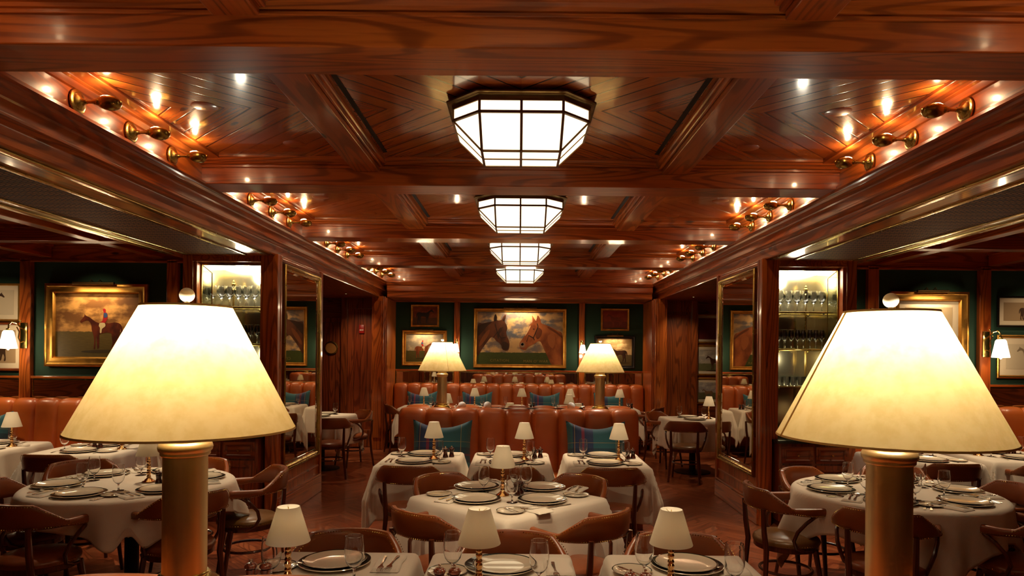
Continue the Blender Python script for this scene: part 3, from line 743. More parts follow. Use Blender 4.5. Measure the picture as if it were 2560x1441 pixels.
# ================================================================== CHAIR
def chair_proto(seatmat='brown'):
    t = thing('captain_chair', 'x', 'chair')
    RX, RY = .262, .245
    def path(a):                               # a in [-1,1]; 0 = middle of the back, +-1 = arm tips
        s = abs(a); sg = 1 if a >= 0 else -1
        if s < .60:
            th = s/.60*PI/2; x = RX*math.sin(th)**.92; y = -RY*math.cos(th)
        else:
            q = (s-.60)/.40; x = RX-.018*q*q; y = .20*q
        return x*sg, y
    def top(s):
        if s < .27: return .800-.006*(s/.27)**2
        if s < .50: return .794-.102*((s-.27)/.23)
        return .692+.006*(s-.5)/.5
    def bot(s): return .652 if s < .5 else .652-.014*math.sin((s-.5)/.5*PI)
    def sweepband(a0, a1, n, w0, w1):
        m = MB(); K = 14; vs = []
        for i in range(n+1):
            a = a0+(a1-a0)*i/n; x, y = path(a)
            x2, y2 = path(min(1, a+.01)); x1, y1 = path(max(-1, a-.01))
            d = Vector((x2-x1, y2-y1)).normalized(); nr = Vector((d.y, -d.x))      # outward
            s = abs(a); zt, zb = top(s), bot(s)
            w_ = w0+(w1-w0)*min(1, max(0, (s-.40)/.2))
            end = 1.0
            if s > .93: end = math.sqrt(max(0.02, 1-((s-.93)/.07)**2))
            zc, hh = (zt+zb)/2, (zt-zb)/2*(.55+.45*end)
            for k in range(K):
                th = 2*PI*k/K; c_, s_ = math.cos(th), math.sin(th)
                cx = abs(c_)**.6*(1 if c_ >= 0 else -1)*w_/2*end; cz = abs(s_)**.75*(1 if s_ >= 0 else -1)*hh
                tilt = .10*(cz+hh) if s < .5 else 0
                vs.append((x+nr.x*(cx+tilt), y+nr.y*(cx+tilt), zc+cz))
        fs = [(i*K+k, i*K+(k+1) % K, (i+1)*K+(k+1) % K, (i+1)*K+k) for i in range(n) for k in range(K)]
        fs += [tuple(range(K-1, -1, -1)), tuple(range(n*K, n*K+K))]
        return m.add(vs, fs)
    sweepband(-.52, .52, 36, .040, .040).obj('backrest', 'brown', t, angle=50)
    for s in (-1, 1):
        sweepband(min(s*.515, s*1.0), max(s*.515, s*1.0), 16, .046, .046).obj('armrest', 'brown', t, angle=50)
    # nailheads
    m = MB()
    def nail(x, y, z, nx, ny):
        r = .0042; q = (-ny, nx)
        vs = [(x+q[0]*r, y+q[1]*r, z), (x, y, z+r), (x-q[0]*r, y-q[1]*r, z), (x, y, z-r), (x+nx*r*.8, y+ny*r*.8, z)]
        m.add(vs, [(0, 1, 4), (1, 2, 4), (2, 3, 4), (3, 0, 4)])
    a = -.97
    while a < .97:
        x, y = path(a); x2, y2 = path(min(1, a+.01)); x1, y1 = path(max(-1, a-.01)); d = Vector((x2-x1, y2-y1)).normalized(); nr = (d.y, -d.x)
        s = abs(a)
        nail(x+nr[0]*.022, y+nr[1]*.022, bot(s)+.010, *nr)
        if s < .52:
            tl = .10*(top(s)-bot(s)); nail(x+nr[0]*(.0205+tl), y+nr[1]*(.0205+tl), top(s)-.008, *nr)
        if .05 < s < .52:
            nail(x-nr[0]*(.019-tl), y-nr[1]*(.019-tl), top(s)-.010, -nr[0], -nr[1])
        a += .0185
    for k in range(70):
        b = 2*PI*k/70; nail(.212*math.cos(b), .212*math.sin(b)*.98, .432, math.cos(b), math.sin(b))
    tag(m.obj('nailhead_trim', 'brass', t, angle=10), kind='stuff')
    MB().lathe([(.001, .418), (.205, .418), (.212, .425), (.213, .440), (.208, .452), (.185, .466), (.13, .477), (.06, .482), (.001, .483)], 40).obj('seat', seatmat, t)
    MB().lathe([(.175, .385), (.200, .385), (.206, .39), (.206, .420), (.175, .420), (.175, .385)], 36, cap=False).obj('seat_frame', 'chair_wood', t)
    MB().ring(.165, .010, .235, 36, 8, 1.02).obj('stretcher', 'chair_wood', t)
    for s in (-1, 1):
        MB().tube([(s*.198, -.235, 0), (s*.178, -.205, .23), (s*.165, -.195, .40), (s*.168, -.212, .52), (s*.172, -.222, .67)], [.013, .016, .019, .018, .015], 8).obj('leg', 'chair_wood', t)
        MB().tube([(s*.185, .185, 0), (s*.165, .155, .23), (s*.150, .130, .40)], [.012, .016, .020], 8).obj('leg', 'chair_wood', t)
        MB().tube([(s*.256, .115, .655), (s*.262, .075, .640), (s*.262, .02, .60), (s*.250, -.03, .54), (s*.230, -.045, .48), (s*.212, -.02, .425), (s*.200, .04, .40), (s*.186, .09, .398)], [.010, .012, .012, .012, .012, .012, .011, .010], 8).obj('arm_support', 'chair_wood', t)
    return t
CP = {'brown': Proto(chair_proto('brown')), 'olive': Proto(chair_proto('olive'))}
def chair(bx, by, tx, ty, label, kind='brown', group='bentwood captain chairs', off=.25):
    d = Vector((tx-bx, ty-by)).normalized()
    return CP[kind].place((bx+d.x*off, by+d.y*off, 0), math.atan2(-d.x, d.y), label, group)

# ================================================================== TABLES AND CLOTHS
def table(kind, cx, cy, a, b=None, rz=0, label='', drop=.36, clabel='', seed=1, fold=1.0, notch=False):
    b = b or a
    t = thing('dining_table', label, 'table', (cx, cy, 0), rz, 'cloth-covered dining tables')
    if kind == 'round': MB().lathe([(.001, .722), (a-.006, .722), (a-.006, .750), (.001, .750)], 48).obj('tabletop', 'dx', t)
    else: MB().box(-a+.006, a-.006, -b+.006, b-.006, .722, .750, .006).obj('tabletop', 'dx', t)
    MB().lathe([(.05, .03), (.045, .05), (.045, .722), (.13, .722)], 20).obj('pedestal', 'dark_metal', t)
    MB().lathe([(.001, 0), (.25, 0), (.25, .012), (.08, .03), (.05, .035), (.001, .035)], 32).obj('foot_plate', 'dark_metal', t)
    rnd = random.Random(seed); ph = [rnd.uniform(0, 6.28) for _ in range(8)]
    N = 84; TZ = .7535
    ca, cb = a+drop, b+drop
    R = .03
    def f(u, v):
        x, y = (2*u-1)*ca, (2*v-1)*cb
        if kind == 'round':
            r = math.hypot(x, y)
            if r <= a: px, py, d, dx, dy = x, y, 0, 0, 0
            else: px, py = x*a/r, y*a/r; d = r-a; dx, dy = x/r, y/r
            th = math.atan2(y, x); arc = th*a
            if notch and d > drop: d = drop+(d-drop)*.62
        else:
            px, py = max(-a, min(a, x)), max(-b, min(b, y)); ex, ey = x-px, y-py; d = math.hypot(ex, ey)
            dx, dy = (ex/d, ey/d) if d > 0 else (0, 0)
            arc = px+py*1.0+3*(1 if ex > 0 else 0); th = math.atan2(dy, dx)
        if d <= 0:
            return (px, py, TZ)
        out = R*math.sin(min(PI/2, d/R*0.9)) if d < R*1.7 else R
        z = TZ-(R*(1-math.cos(min(PI/2, d/R*.9)))) - max(0, d-R*1.2)
        g = min(1, max(0, (d-.03)/.25))
        if kind == 'round':
            corner = max(0, (abs(math.sin(2*th)))-.55)/.45
            w_ = .030*math.sin(th*9+ph[0])+.020*math.sin(th*15+ph[1])+.014*math.sin(th*23+ph[2])
            out += g*(.014+fold*w_*(.6+.6*corner)*.9+.03*corner) 
        else:
            isc = abs(dx*dy)*2
            w_ = .014*math.sin(px*17+ph[0])*abs(dy)+.014*math.sin(py*17+ph[1])*abs(dx)+.010*math.sin((px+py)*31+ph[2])
            out += g*(.012+fold*(w_+.010)) + isc*g*(.055+.028*math.cos(th*12+ph[3])*fold)
        z += .006*g*math.sin(arc*11+ph[4])
        if notch:
            dg = ((th-PI/4+PI/4) % (PI/2))-PI/4; z += .17*math.exp(-(dg/.085)**2)*g*max(0, min(1, (d-.12)/.2))
        out = max(out, .018 if d > .03 else out)
        return (px+dx*out, py+dy*out, max(z, .015))
    m = MB().grid(f, N, N)
    # soft fold creases pressed into the top
    o = m.obj('tablecloth', 'linen', None, (cx, cy, 0), rz, 60)
    md = o.modifiers.new('hem', 'SOLIDIFY'); md.thickness = .0022; md.offset = 1
    tag(o, clabel, 'tablecloth', 'white tablecloths')
    return t
TZ = .7562

# ================================================================== TABLEWARE prototypes (shared meshes)
ME = {}
ME['charger'] = MB().lathe([(.001, .001), (.095, .001), (.115, .004), (.150, .013), (.153, .0155), (.150, .0175), (.118, .0085), (.100, .0055), (.001, .0055)], 56, mats=[0, 0, 0, 1, 1, 2, 2, 0]).mesh('charger_plate', ['porcelain', 'porcelain', 'platerim'])
ME['dinner'] = MB().lathe([(.001, .001), (.080, .001), (.095, .003), (.128, .014), (.1335, .0165), (.1325, .0180), (.1290, .0172), (.1265, .0165), (.092, .0065), (.080, .0050), (.001, .0050)], 56, mats=[0, 0, 0, 0, 0, 1, 1, 0, 0, 0]).mesh('dinner_plate', ['porcelain', 'rimline'])
ME['bread'] = MB().lathe([(.001, .001), (.052, .001), (.060, .002), (.080, .009), (.083, .0105), (.0822, .0118), (.0795, .0112), (.078, .0105), (.058, .0045), (.001, .0040)], 48, mats=[0, 0, 0, 0, 0, 1, 1, 0, 0]).mesh('bread_plate', ['porcelain', 'rimline'])
ME['goblet'] = MB().lathe([(.001, .0), (.033, .0), (.034, .0015), (.030, .0030), (.010, .0055), (.0048, .012), (.0042, .030), (.0050, .038), (.0080, .043), (.020, .052), (.030, .066), (.0355, .085), (.0370, .105), (.0355, .135), (.0325, .165), (.0316, .1655), (.0312, .165), (.0342, .135), (.0356, .105), (.0341, .086), (.0285, .0675), (.0185, .0545), (.008, .0475), (.001, .046)], 36, cap=False).mesh('water_goblet', 'glass')
ME['wine'] = MB().lathe([(.001, .0), (.036, .0), (.036, .0015), (.008, .005), (.004, .012), (.004, .085), (.009, .095), (.030, .115), (.041, .14), (.042, .165), (.034, .215), (.0333, .2155), (.0327, .215), (.0407, .165), (.0397, .141), (.0289, .117), (.008, .098), (.001, .097)], 22, cap=False).mesh('wine_glass', 'glass')
ME['flute'] = MB().lathe([(.001, .0), (.030, .0), (.030, .0015), (.007, .005), (.0038, .012), (.0038, .075), (.010, .085), (.022, .105), (.027, .13), (.026, .165), (.022, .195), (.0214, .1953), (.0208, .195), (.0248, .165), (.0258, .131), (.0208, .107), (.008, .088), (.001, .087)], 20, cap=False).mesh('white_wine_glass', 'glass')
ME['tumbler'] = MB().lathe([(.001, .0), (.028, .0), (.030, .004), (.036, .095), (.0352, .0955), (.0343, .095), (.0282, .010), (.001, .009)], 20, cap=False).mesh('tumbler', 'glass')
def cutlery():
    def blade(pts, name):
        """pts: list (y, halfwidth, z)"""
        m = MB(); vs = []
        for y, h, z in pts: vs += [(-h, y, z+.0016), (h, y, z+.0016), (h*.8, y, z), (-h*.8, y, z)]
        n = len(pts); fs = []
        for i in range(n-1):
            for k in range(4): fs.append((i*4+k, i*4+(k+1) % 4, (i+1)*4+(k+1) % 4, (i+1)*4+k))
        fs += [(3, 2, 1, 0), tuple(range(4*n-4, 4*n))]
        return m.add(vs, fs)
    handle = [(-.105, .004, .002), (-.10, .0075, .002), (-.08, .0065, .003), (-.03, .0035, .005), (.01, .0030, .005)]
    f = blade(handle+[(.03, .006, .003), (.042, .0115, .0015), (.055, .0125, .001)], 'f')
    for k in range(4):
        x = -.0105+k*.007
        f.add([(x-.0016, .053, .001), (x+.0016, .053, .001), (x+.0016, .053, .0026), (x-.0016, .053, .0026), (x-.0011, .098, .004), (x+.0011, .098, .004), (x+.0011, .098, .0055), (x-.0011, .098, .0055)], [(0, 1, 5, 4), (1, 2, 6, 5), (2, 3, 7, 6), (3, 0, 4, 7), (4, 5, 6, 7), (3, 2, 1, 0)])
    k_ = blade([(-.11, .004, .002), (-.105, .007, .002), (-.06, .006, .003), (.0, .0055, .003), (.01, .0075, .0015), (.06, .0085, .001), (.10, .006, .001), (.115, .001, .001)], 'k')
    s_ = blade(handle+[(.03, .006, .003)], 's').xf(Matrix.Translation((0, .060, .0045)) @ Matrix.Scale(.18, 4, (0, 0, 1)) @ Matrix.Scale(1.6, 4, (0, 1, 0))).ball((0, 0, 0), .0195, 16).xf(None)
    b_ = blade([(-.08, .003, .001), (-.075, .0055, .001), (-.02, .0045, .002), (.0, .004, .002), (.008, .008, .001), (.05, .0085, .001), (.07, .003, .001)], 'b')
    return f.mesh('fork', 'steel'), k_.mesh('knife', 'steel'), s_.mesh('spoon', 'steel'), b_.mesh('butter_knife', 'steel')
ME['fork'], ME['knife'], ME['spoon'], ME['butter'] = cutlery()
def napkin_mesh():
    def f(top):
        def g(u, v):
            x, y = (u-.5)*.115, (v-.5)*.225
            e = min(u, 1-u, .5)*2*.5; e2 = min(v, 1-v)
            k = min(1, e/.06)*min(1, e2/.04)
            return (x+.003*math.sin(v*9), y, (.002+.010*k+.0025*math.sin(u*7+v*5)*k) if top else 0.0)
        return g
    return MB().grid(f(True), 18, 22).grid(f(False), 18, 22).mesh('napkin', 'napkin', 60)
ME['napkin'] = napkin_mesh()
CAT = dict(charger='plate', dinner='plate', bread='plate', goblet='glass', wine='glass', flute='glass', tumbler='glass', fork='fork', knife='knife', spoon='spoon', butter='knife', napkin='napkin')
NAME = dict(charger='charger_plate', dinner='dinner_plate', bread='bread_plate', goblet='water_goblet', wine='wine_glass', flute='white_wine_glass', tumbler='tumbler', fork='fork', knife='knife', spoon='spoon', butter='butter_knife', napkin='napkin')
DESC = dict(charger='dark-rimmed charger plate', dinner='cream dinner plate', bread='small rimmed bread plate', goblet='clear stemmed water goblet',
            fork='silver fork', knife='silver table knife', spoon='silver spoon', butter='silver butter knife', napkin='folded white napkin')
def item(kind, x, y, z, rz, where, extra='', group=None, s=1.0):
    o = bpy.data.objects.new(NAME[kind], ME[kind]); COL.objects.link(o); o.location = (x, y, z); o.rotation_euler = (0, 0, rz); o.scale = (s,)*3
    return tag(o, (extra+' ' if extra else '')+DESC[kind]+' '+where, CAT[kind], group or (NAME[kind].replace('_', ' ')+'s '+'on the tables'))
def setting(cx, cy, ox, oy, where, full=True, spoon=True, goblet=True, bread=True, nap=True, inner=.20, rnd=None):
    """plate centre (cx,cy); (ox,oy) unit vector from the table towards the seat"""
    L = (oy, -ox)                                    # diner's left-hand side... lateral axis
    ang = math.atan2(-(-ox), -oy) if False else math.atan2(ox, -oy)
    P = lambda lat, inw: (cx+L[0]*lat-ox*inw, cy+L[1]*lat-oy*inw)
    h = random.Random(int(abs(cx*991+cy*577)*10)); j = lambda a: h.uniform(-a, a)
    item('charger', cx, cy, TZ, j(1), where); item('dinner', cx, cy, TZ+.0065, j(1), where)
    if goblet: x, y = P(-.13+j(.015), inner+j(.01)); item('goblet', x, y, TZ, 0, where)
    if bread:
        x, y = P(.255+j(.01), .075+j(.02)); item('bread', x, y, TZ, j(1), where)
        item('butter', x, y, TZ+.0125, ang+.9+j(.2), where)
    if full:
        if nap:
            x, y = P(.205, -.015); item('napkin', x, y, TZ, ang+j(.08), where)
            zf = TZ+.0135
        else: zf = TZ
        x, y = P(.188, -.01); item('fork', x, y, zf, ang+j(.1), where, 'inner')
        x, y = P(.222, -.01); item('fork', x, y, zf, ang+j(.1), where, 'outer')
        x, y = P(-.185, -.005); item('knife', x, y, TZ, ang+j(.06), where)
        if spoon: x, y = P(-.212, -.01); item('spoon', x, y, TZ, ang+j(.06), where)
# small brass table lamps
def small_lamp():
    t = thing('small_table_lamp', 'x', 'table lamp')
    MB().lathe([(.001, 0), (.042, 0), (.043, .004), (.040, .008), (.030, .012), (.026, .018), (.017, .024), (.012, .032), (.014, .036), (.014, .040), (.010, .046), (.014, .055), (.015, .062), (.010, .070), (.013, .074), (.013, .078), (.0095, .085), (.013, .094), (.014, .100), (.0095, .108), (.013, .112), (.013, .116), (.009, .124), (.012, .133), (.013, .139), (.009, .147), (.012, .151), (.012, .155), (.008, .162), (.008, .20), (.014, .203), (.014, .208), (.001, .208)], 28).obj('turned_base', brass('rosy polished brass', srgb(226, 178, 122), .16), t)
    MB().lathe([(.0815, .182), (.0418, .314), (.0405, .314), (.0803, .182), (.0815, .182)], 56, cap=False).obj('lamp_shade', 'smallshade', t)
    m = MB()
    for k in range(3):
        b = 2*PI*k/3; m.tube([(0, 0, .296), (.042*math.cos(b), .042*math.sin(b), .305)], .001, 5)
    m.tube([(0, 0, .2), (0, 0, .312)], .0015, 6); m.obj('shade_holder', 'brass', t)
    MB().ball((0, 0, .232), .012, 12, .018).obj('bulb', emit('small bulb', (1, .75, .42, 1), 6), t)
    point('lamp_light', (0, 0, .268), .07*GAIN['lamp'], (1, .82, .58), .012, t)
    return t
SL = Proto(small_lamp())
def slamp(x, y, label): SL.place((x, y, TZ), random.uniform(0, 6), 'small brass lamp with cream shade '+label, 'small brass table lamps')
def mill(mat, nm):
    t = thing('pepper_mill', 'x', 'mill')
    MB().lathe([(.001, 0), (.022, 0), (.0235, .004), (.0235, .010), (.0195, .022), (.0165, .034), (.0170, .046), (.0195, .054), (.0195, .058), (.001, .058)], 28).obj('body', mat, t)
    MB().lathe([(.001, .059), (.016, .059), (.0225, .063), (.0245, .069), (.0225, .076), (.0165, .081), (.010, .0825), (.001, .0825)], 28).obj('cap', mat, t)
    MB().lathe([(.001, .082), (.004, .082), (.004, .087), (.006, .088), (.0068, .0915), (.006, .095), (.001, .0965)], 16).obj('knob', 'steel', t)
    return t
ML = Proto(mill('millwood', 'a')); MD = Proto(mill('milldark', 'b'))
def mills(x, y, where, P=None, dx=.052, dy=.0):
    P = P or MD
    q = 'polished reddish wood' if P is ML else 'dark wood'
    P.place((x, y, TZ), 0, 'left %s pepper mill %s' % (q, where), 'wooden pepper and salt mills')
    P.place((x+dx, y+dy, TZ), 1, 'right %s salt mill %s' % (q, where), 'wooden pepper and salt mills')
ORD = ['first', 'second', 'third', 'fourth', 'fifth', 'sixth', 'seventh', 'eighth', 'ninth']
# ================================================================== LAYOUT
# --- near row of three two-seat tables, cut by the bottom of the frame
NX = [(-.755, 'left'), (-.07, 'centre'), (.705, 'right')]
for x, q in NX:
    table('rect', x, 2.71, .285, .355, 0, 'near %s table for two at the bottom edge of the photo' % q, .34, 'tablecloth of the near %s table, at the bottom edge' % q, int(x*100)+200, .8)
slamp(-.868, 2.585, 'on the near left table'); slamp(-.145, 2.585, 'on the near centre table'); slamp(.585, 2.60, 'on the near right table')
nl, nc, nr = 'on the near left table', 'on the near centre table', 'on the near right table'
item('charger', -.775, 2.90, TZ, 0, nl); item('dinner', -.775, 2.90, TZ+.0065, 0, nl)
item('bread', -1.00, 2.84, TZ, 0, nl+' beside the mills'); item('goblet', -.645, 2.70, TZ, 0, nl+', right of the plate', '', None, 1.06); item('goblet', -.965, 2.68, TZ, 0, nl+' behind the lamp', '', None, 1.06)
item('napkin', -.545, 2.90, TZ, 0, nl); item('fork', -.565, 2.86, TZ+.0135, PI+.06, nl, 'left'); item('fork', -.525, 2.87, TZ+.0135, PI-.08, nl, 'right')
mills(-1.030, 2.64, nl, ML, .058)
item('charger', -.07, 2.87, TZ, 0, nc); item('dinner', -.055, 2.86, TZ+.0065, 0, nc); item('bread', -.285, 2.80, TZ, 0, nc+' under the mills')
item('goblet', -.262, 2.77, TZ, 0, nc+', left of the lamp', '', None, 1.06); item('goblet', .085, 2.655, TZ, 0, nc+', right of the lamp', '', None, 1.06)
item('napkin', .175, 2.88, TZ, 0, nc); item('fork', .155, 2.80, TZ+.0135, PI+.05, nc); mills(-.296, 2.60, nc, ML, .058)
item('charger', .72, 2.90, TZ, 0, nr); item('dinner', .715, 2.90, TZ+.0065, 0, nr); item('bread', .475, 2.83, TZ, 0, nr+' beside the mills')
item('goblet', .515, 2.77, TZ, 0, nr+', left of the lamp', '', None, 1.06); item('goblet', .84, 2.64, TZ, 0, nr+', right end', '', None, 1.06); item('napkin', .905, 2.90, TZ, 0, nr)
item('butter', .46, 2.80, TZ+.0125, .6, nr); mills(.425, 2.56, nr, ML, .056)
chair(-.80, 3.32, -.78, 2.7, 'leather captain chair at the near left table, back to the aisle'); chair(-.02, 3.32, -.04, 2.7, 'leather captain chair behind the near centre table lamp'); chair(.76, 3.32, .74, 2.7, 'leather captain chair behind the near right table lamp')
# --- four-seat table set diagonally in the middle
DX, DY = -.06, 4.29
table('rect', DX, DY, .42, .42, PI/4, 'square four-seat table set diagonally in the middle of the aisle', .50, 'tablecloth of the diagonal four-seat table in the middle', 3, .7)
for px, py, q in ((-.275, 4.56, 'back left'), (.165, 4.56, 'back right'), (-.255, 4.17, 'front left'), (.150, 4.17, 'front right')):
    w_ = 'at the %s place of the diagonal table' % q
    item('charger', px, py, TZ, 0, w_); item('dinner', px, py, TZ+.0065, 0, w_)
for x, y, q in ((-.222, 4.42, 'behind the left plates'), (.055, 4.47, 'between the right plates'), (-.035, 4.12, 'nearest the front'),(-.02, 4.50, 'beside the lamp')):
    item('goblet', x, y, TZ, 0, 'on the diagonal table, '+q)
for x, y, q, a in ((-.50, 4.33, 'left corner', -1.1), (-.04, 3.88, 'front corner', .6), (.37, 4.34, 'right corner', -1.0)):
    item('bread', x, y, TZ, 0, 'at the %s of the diagonal table' % q); item('butter', x, y, TZ+.0125, a, 'at the %s of the diagonal table' % q)
for x, y, a, q in ((-.40, 4.19, 1.0, 'left'), (.09, 3.93, 2.3, 'front'), (.38, 4.50, 1.2, 'right'), (-.16, 4.72, 2.0, 'back')):
    w_ = 'on the %s side of the diagonal table' % q
    item('napkin', x, y, TZ, a-PI/2, w_)
    item('fork', x-.02, y+.015, TZ+.0135, a-PI/2+(.0 if q != 'front' else 1.1), w_, 'inner'); item('fork', x+.02, y-.012, TZ+.0135, a-PI/2+(.1 if q != 'front' else 1.2), w_, 'outer')
for x, y, a, q in ((.23, 4.02, 2.2, 'front'), (-.36, 4.60, -1.2, 'left')): item('knife', x, y, TZ, a, 'on the %s side of the diagonal table' % q)
slamp(-.097, 4.235+.09, 'on the diagonal four-seat table'); mills(-.005, 4.33, 'on the diagonal four-seat table', MD, .02, .045)
chair(-.60, 3.70, DX, DY, 'leather captain chair at the front left of the diagonal table'); chair(.53, 3.70, DX, DY, 'leather captain chair at the front right of the diagonal table')
chair(-.60, 4.86, DX, DY, 'leather captain chair at the back left of the diagonal table'); chair(.50, 4.86, DX, DY, 'leather captain chair at the back right of the diagonal table')
# --- three two-seat tables before the middle banquette
for x, q in ((-.825, 'left'), (-.06, 'centre'), (.74, 'right')):
    table('rect', x, 5.82, .305, .37, 0, '%s table for two in front of the middle banquette' % q, .44, 'tablecloth of the %s table before the middle banquette' % q, int(x*10)+30, .7)
    w_ = 'of the %s table before the middle banquette' % q
    for yy, oy, e in ((6.02, 1, 'banquette side'), (5.60, -1, 'chair side')):
        px = x+(.0 if oy > 0 else -.03)
        item('charger', px, yy, TZ, 0, e+' '+w_); item('dinner', px, yy, TZ+.0065, 0, e+' '+w_)
        item('bread', px-oy*.225, yy+.02*oy, TZ, 0, e+' '+w_); item('goblet', px+(-.18 if oy > 0 else .19), yy-oy*.13, TZ, 0, e+' '+w_)
        item('butter', px-oy*.225, yy+.02*oy, TZ+.0125, .5, e+' '+w_)
        item('napkin', px+oy*.20, yy+oy*.02, TZ, PI/2 if oy > 0 else 0, e+' '+w_)
        if oy < 0:
            item('fork', px-.18, yy, TZ+.0135, .05, e+' '+w_, 'inner'); item('fork', px-.21, yy, TZ+.0135, -.05, e+' '+w_, 'outer'); item('knife', px+.165, yy-.02, TZ, .1, e+' '+w_)
    slamp(x+.11, 5.78, 'on the %s table before the middle banquette' % q); mills(x+.20, 5.86, 'on the %s table before the middle banquette' % q, MD, .05, .03)
    chair(x-.02, 5.16, x, 5.9, 'leather captain chair at the %s table before the middle banquette' % q)
# --- large round tables either side
def round_table(cx, cy, angs, side, seats, seed):
    table('round', cx, cy, .62, None, -.297 if side == 'left' else -.96, 'large round table at the %s of the photo' % side, .17 if side == 'left' else .22, 'tablecloth of the large round %s table, hanging in points' % side, seed, 1.0, side == 'left')
    for a, q in zip(angs, seats):
        r = math.radians(a); ox, oy = math.cos(r), math.sin(r)
        w_ = 'at the %s place of the %s round table' % (q, side)
        setting(cx+ox*.43, cy+oy*.43, ox, oy, w_, full=True, inner=.17)
SEATS = ['right front', 'right', 'back', 'left back', 'left', 'front']
LC = (-2.62, 4.64); RC = (2.53, 4.58)
LA = [-38, 22, 80, 142, 200, 258]
round_table(LC[0], LC[1], LA, 'left', SEATS, 11)
RS = ['left', 'back left', 'back', 'right', 'front right', 'front left']; RA = [180, 120, 60, 2, -58, -122]
round_table(RC[0], RC[1], RA, 'right', RS, 12)
for (bx, by), q in zip([(-1.93, 4.12), (-1.74, 5.08), (-2.50, 5.50), (-3.42, 5.30), (-3.46, 4.42), (-2.86, 3.76)], SEATS):
    chair(bx, by, LC[0]+(bx-LC[0])*.1, LC[1], 'captain chair at the %s place of the left round table' % q, 'olive' if q == 'right' else 'brown')
for (bx, by), q in zip([(1.545, 4.56), (2.12, 5.28), (2.98, 5.42), (3.46, 4.66), (3.10, 3.84), (2.02, 3.80)], RS):
    chair(bx, by, RC[0], RC[1], 'captain chair at the %s place of the right round table' % q, 'olive' if q in ('left',) else 'brown')
slamp(-2.52, 4.66, 'on the large round table at left'); mills(-2.42, 4.60, 'on the large round table at left', MD, .05, .02)
slamp(2.50, 4.66, 'on the large round table at right'); mills(2.62, 4.62, 'on the large round table at right', MD, .05, .02)
# --- tables along the side banquettes
def side_table(x, y, q, seed, hw=.35):
    table('rect', x, y, hw, .35, 0, 'table by the side wall banquette, '+q, .42, 'tablecloth of the wall table, '+q, seed, 1.2)
    w_ = 'on the wall table, '+q
    for yy, oy, e in ((y-.19, -1, 'front'), (y+.19, 1, 'rear')):
        item('charger', x, yy, TZ, 0, w_, e); item('dinner', x, yy, TZ+.0065, 0, w_, e); item('bread', x-oy*.24, yy, TZ, 0, w_, e); item('goblet', x+oy*.20, yy-oy*.10, TZ, 0, w_, e)
        item('fork', x+oy*.19, yy, TZ, .05, w_, e); item('knife', x-oy*.175, yy, TZ, .1, w_, e)
    slamp(x+.27*(-1 if x > 0 else 1), y-.02, w_)
side_table(-3.86, 6.20, 'second from the column at left', 21); side_table(-4.93, 6.30, 'at the left edge', 22)
side_table(3.57, 6.12, 'near the column at right', 23); side_table(4.50, 6.30, 'at the right edge', 24)
mills(-3.86, 6.22, 'on the left wall table'); mills(4.52, 6.30, 'on the right wall table')
chair(-3.86, 5.54, -3.86, 6.2, 'dark captain chair at the left wall table, behind the round table'); chair(-4.93, 5.66, -4.93, 6.3, 'captain chair at the far left edge wall table')
chair(3.56, 5.50, 3.56, 6.2, 'dark captain chair at the right wall table, behind the round table'); chair(4.50, 5.66, 4.5, 6.3, 'captain chair at the far right edge wall table')
# --- behind the middle banquette: three small tables, two diagonal tables, then the back row
for x, q in ((-.825, 'left'), (-.06, 'centre'), (.74, 'right')):
    table('rect', x, 8.20, .305, .35, 0, '%s table for two behind the middle banquette' % q, .40, 'tablecloth of the %s table behind the middle banquette' % q, 41, .7)
    slamp(x-.04, 8.05, 'on the %s table behind the middle banquette' % q)
    chair(x, 8.85, x, 8.2, 'captain chair at the %s table behind the middle banquette' % q)
for x, q in ((-1.02, 'left'), (.72, 'right')):
    table('rect', x, 9.85, .38, .38, PI/4, '%s diagonal table between the middle and back banquettes' % q, .40, 'tablecloth of the %s far diagonal table' % q, 43, .7)
    slamp(x, 9.75, 'on the %s far diagonal table' % q)
    item('goblet', x+.16, 9.70, TZ, 0, 'on the %s far diagonal table' % q); item('goblet', x-.17, 9.9, TZ, 0, 'on the %s far diagonal table' % q, 'left')
    item('dinner', x-.15, 9.62, TZ, 0, 'on the %s far diagonal table' % q)
    chair(x-.5, 9.35, x, 9.85, 'captain chair at the front of the %s far diagonal table' % q)
    chair(x+.5, 10.35, x, 9.85, 'captain chair at the back of the %s far diagonal table' % q)
BT = [(-1.62, 'first'), (-.78, 'second'), (.0, 'third'), (.80, 'fourth'), (1.62, 'fifth')]
for x, q in BT:
    w_ = 'on the %s back wall table from the left' % q
    table('rect', x, 11.31, .31, .33, 0, '%s back wall table from the left' % q, .42, 'tablecloth of the %s back wall table from the left' % q, 51, .7)
    slamp(x+.05, 11.30, w_); mills(x+.20, 11.32, w_)
    for yy, e in ((11.20, 'front'), (11.52, 'rear')):
        item('charger', x-.04, yy, TZ, 0, w_, e); item('dinner', x-.04, yy, TZ+.0065, 0, w_, e); item('goblet', x+(-.22 if e == 'rear' else .18), yy, TZ, 0, w_, e)
chair(-2.16, 11.12, -1.6, 11.35, 'captain chair beside the wood wall at the far left'); chair(-.78, 10.80, -.78, 11.4, 'captain chair at the second back wall table'); chair(.80, 10.80, .80, 11.4, 'captain chair at the fourth back wall table')
chair(2.30, 11.0, 1.7, 11.35, 'captain chair beside the wood wall at the far right')
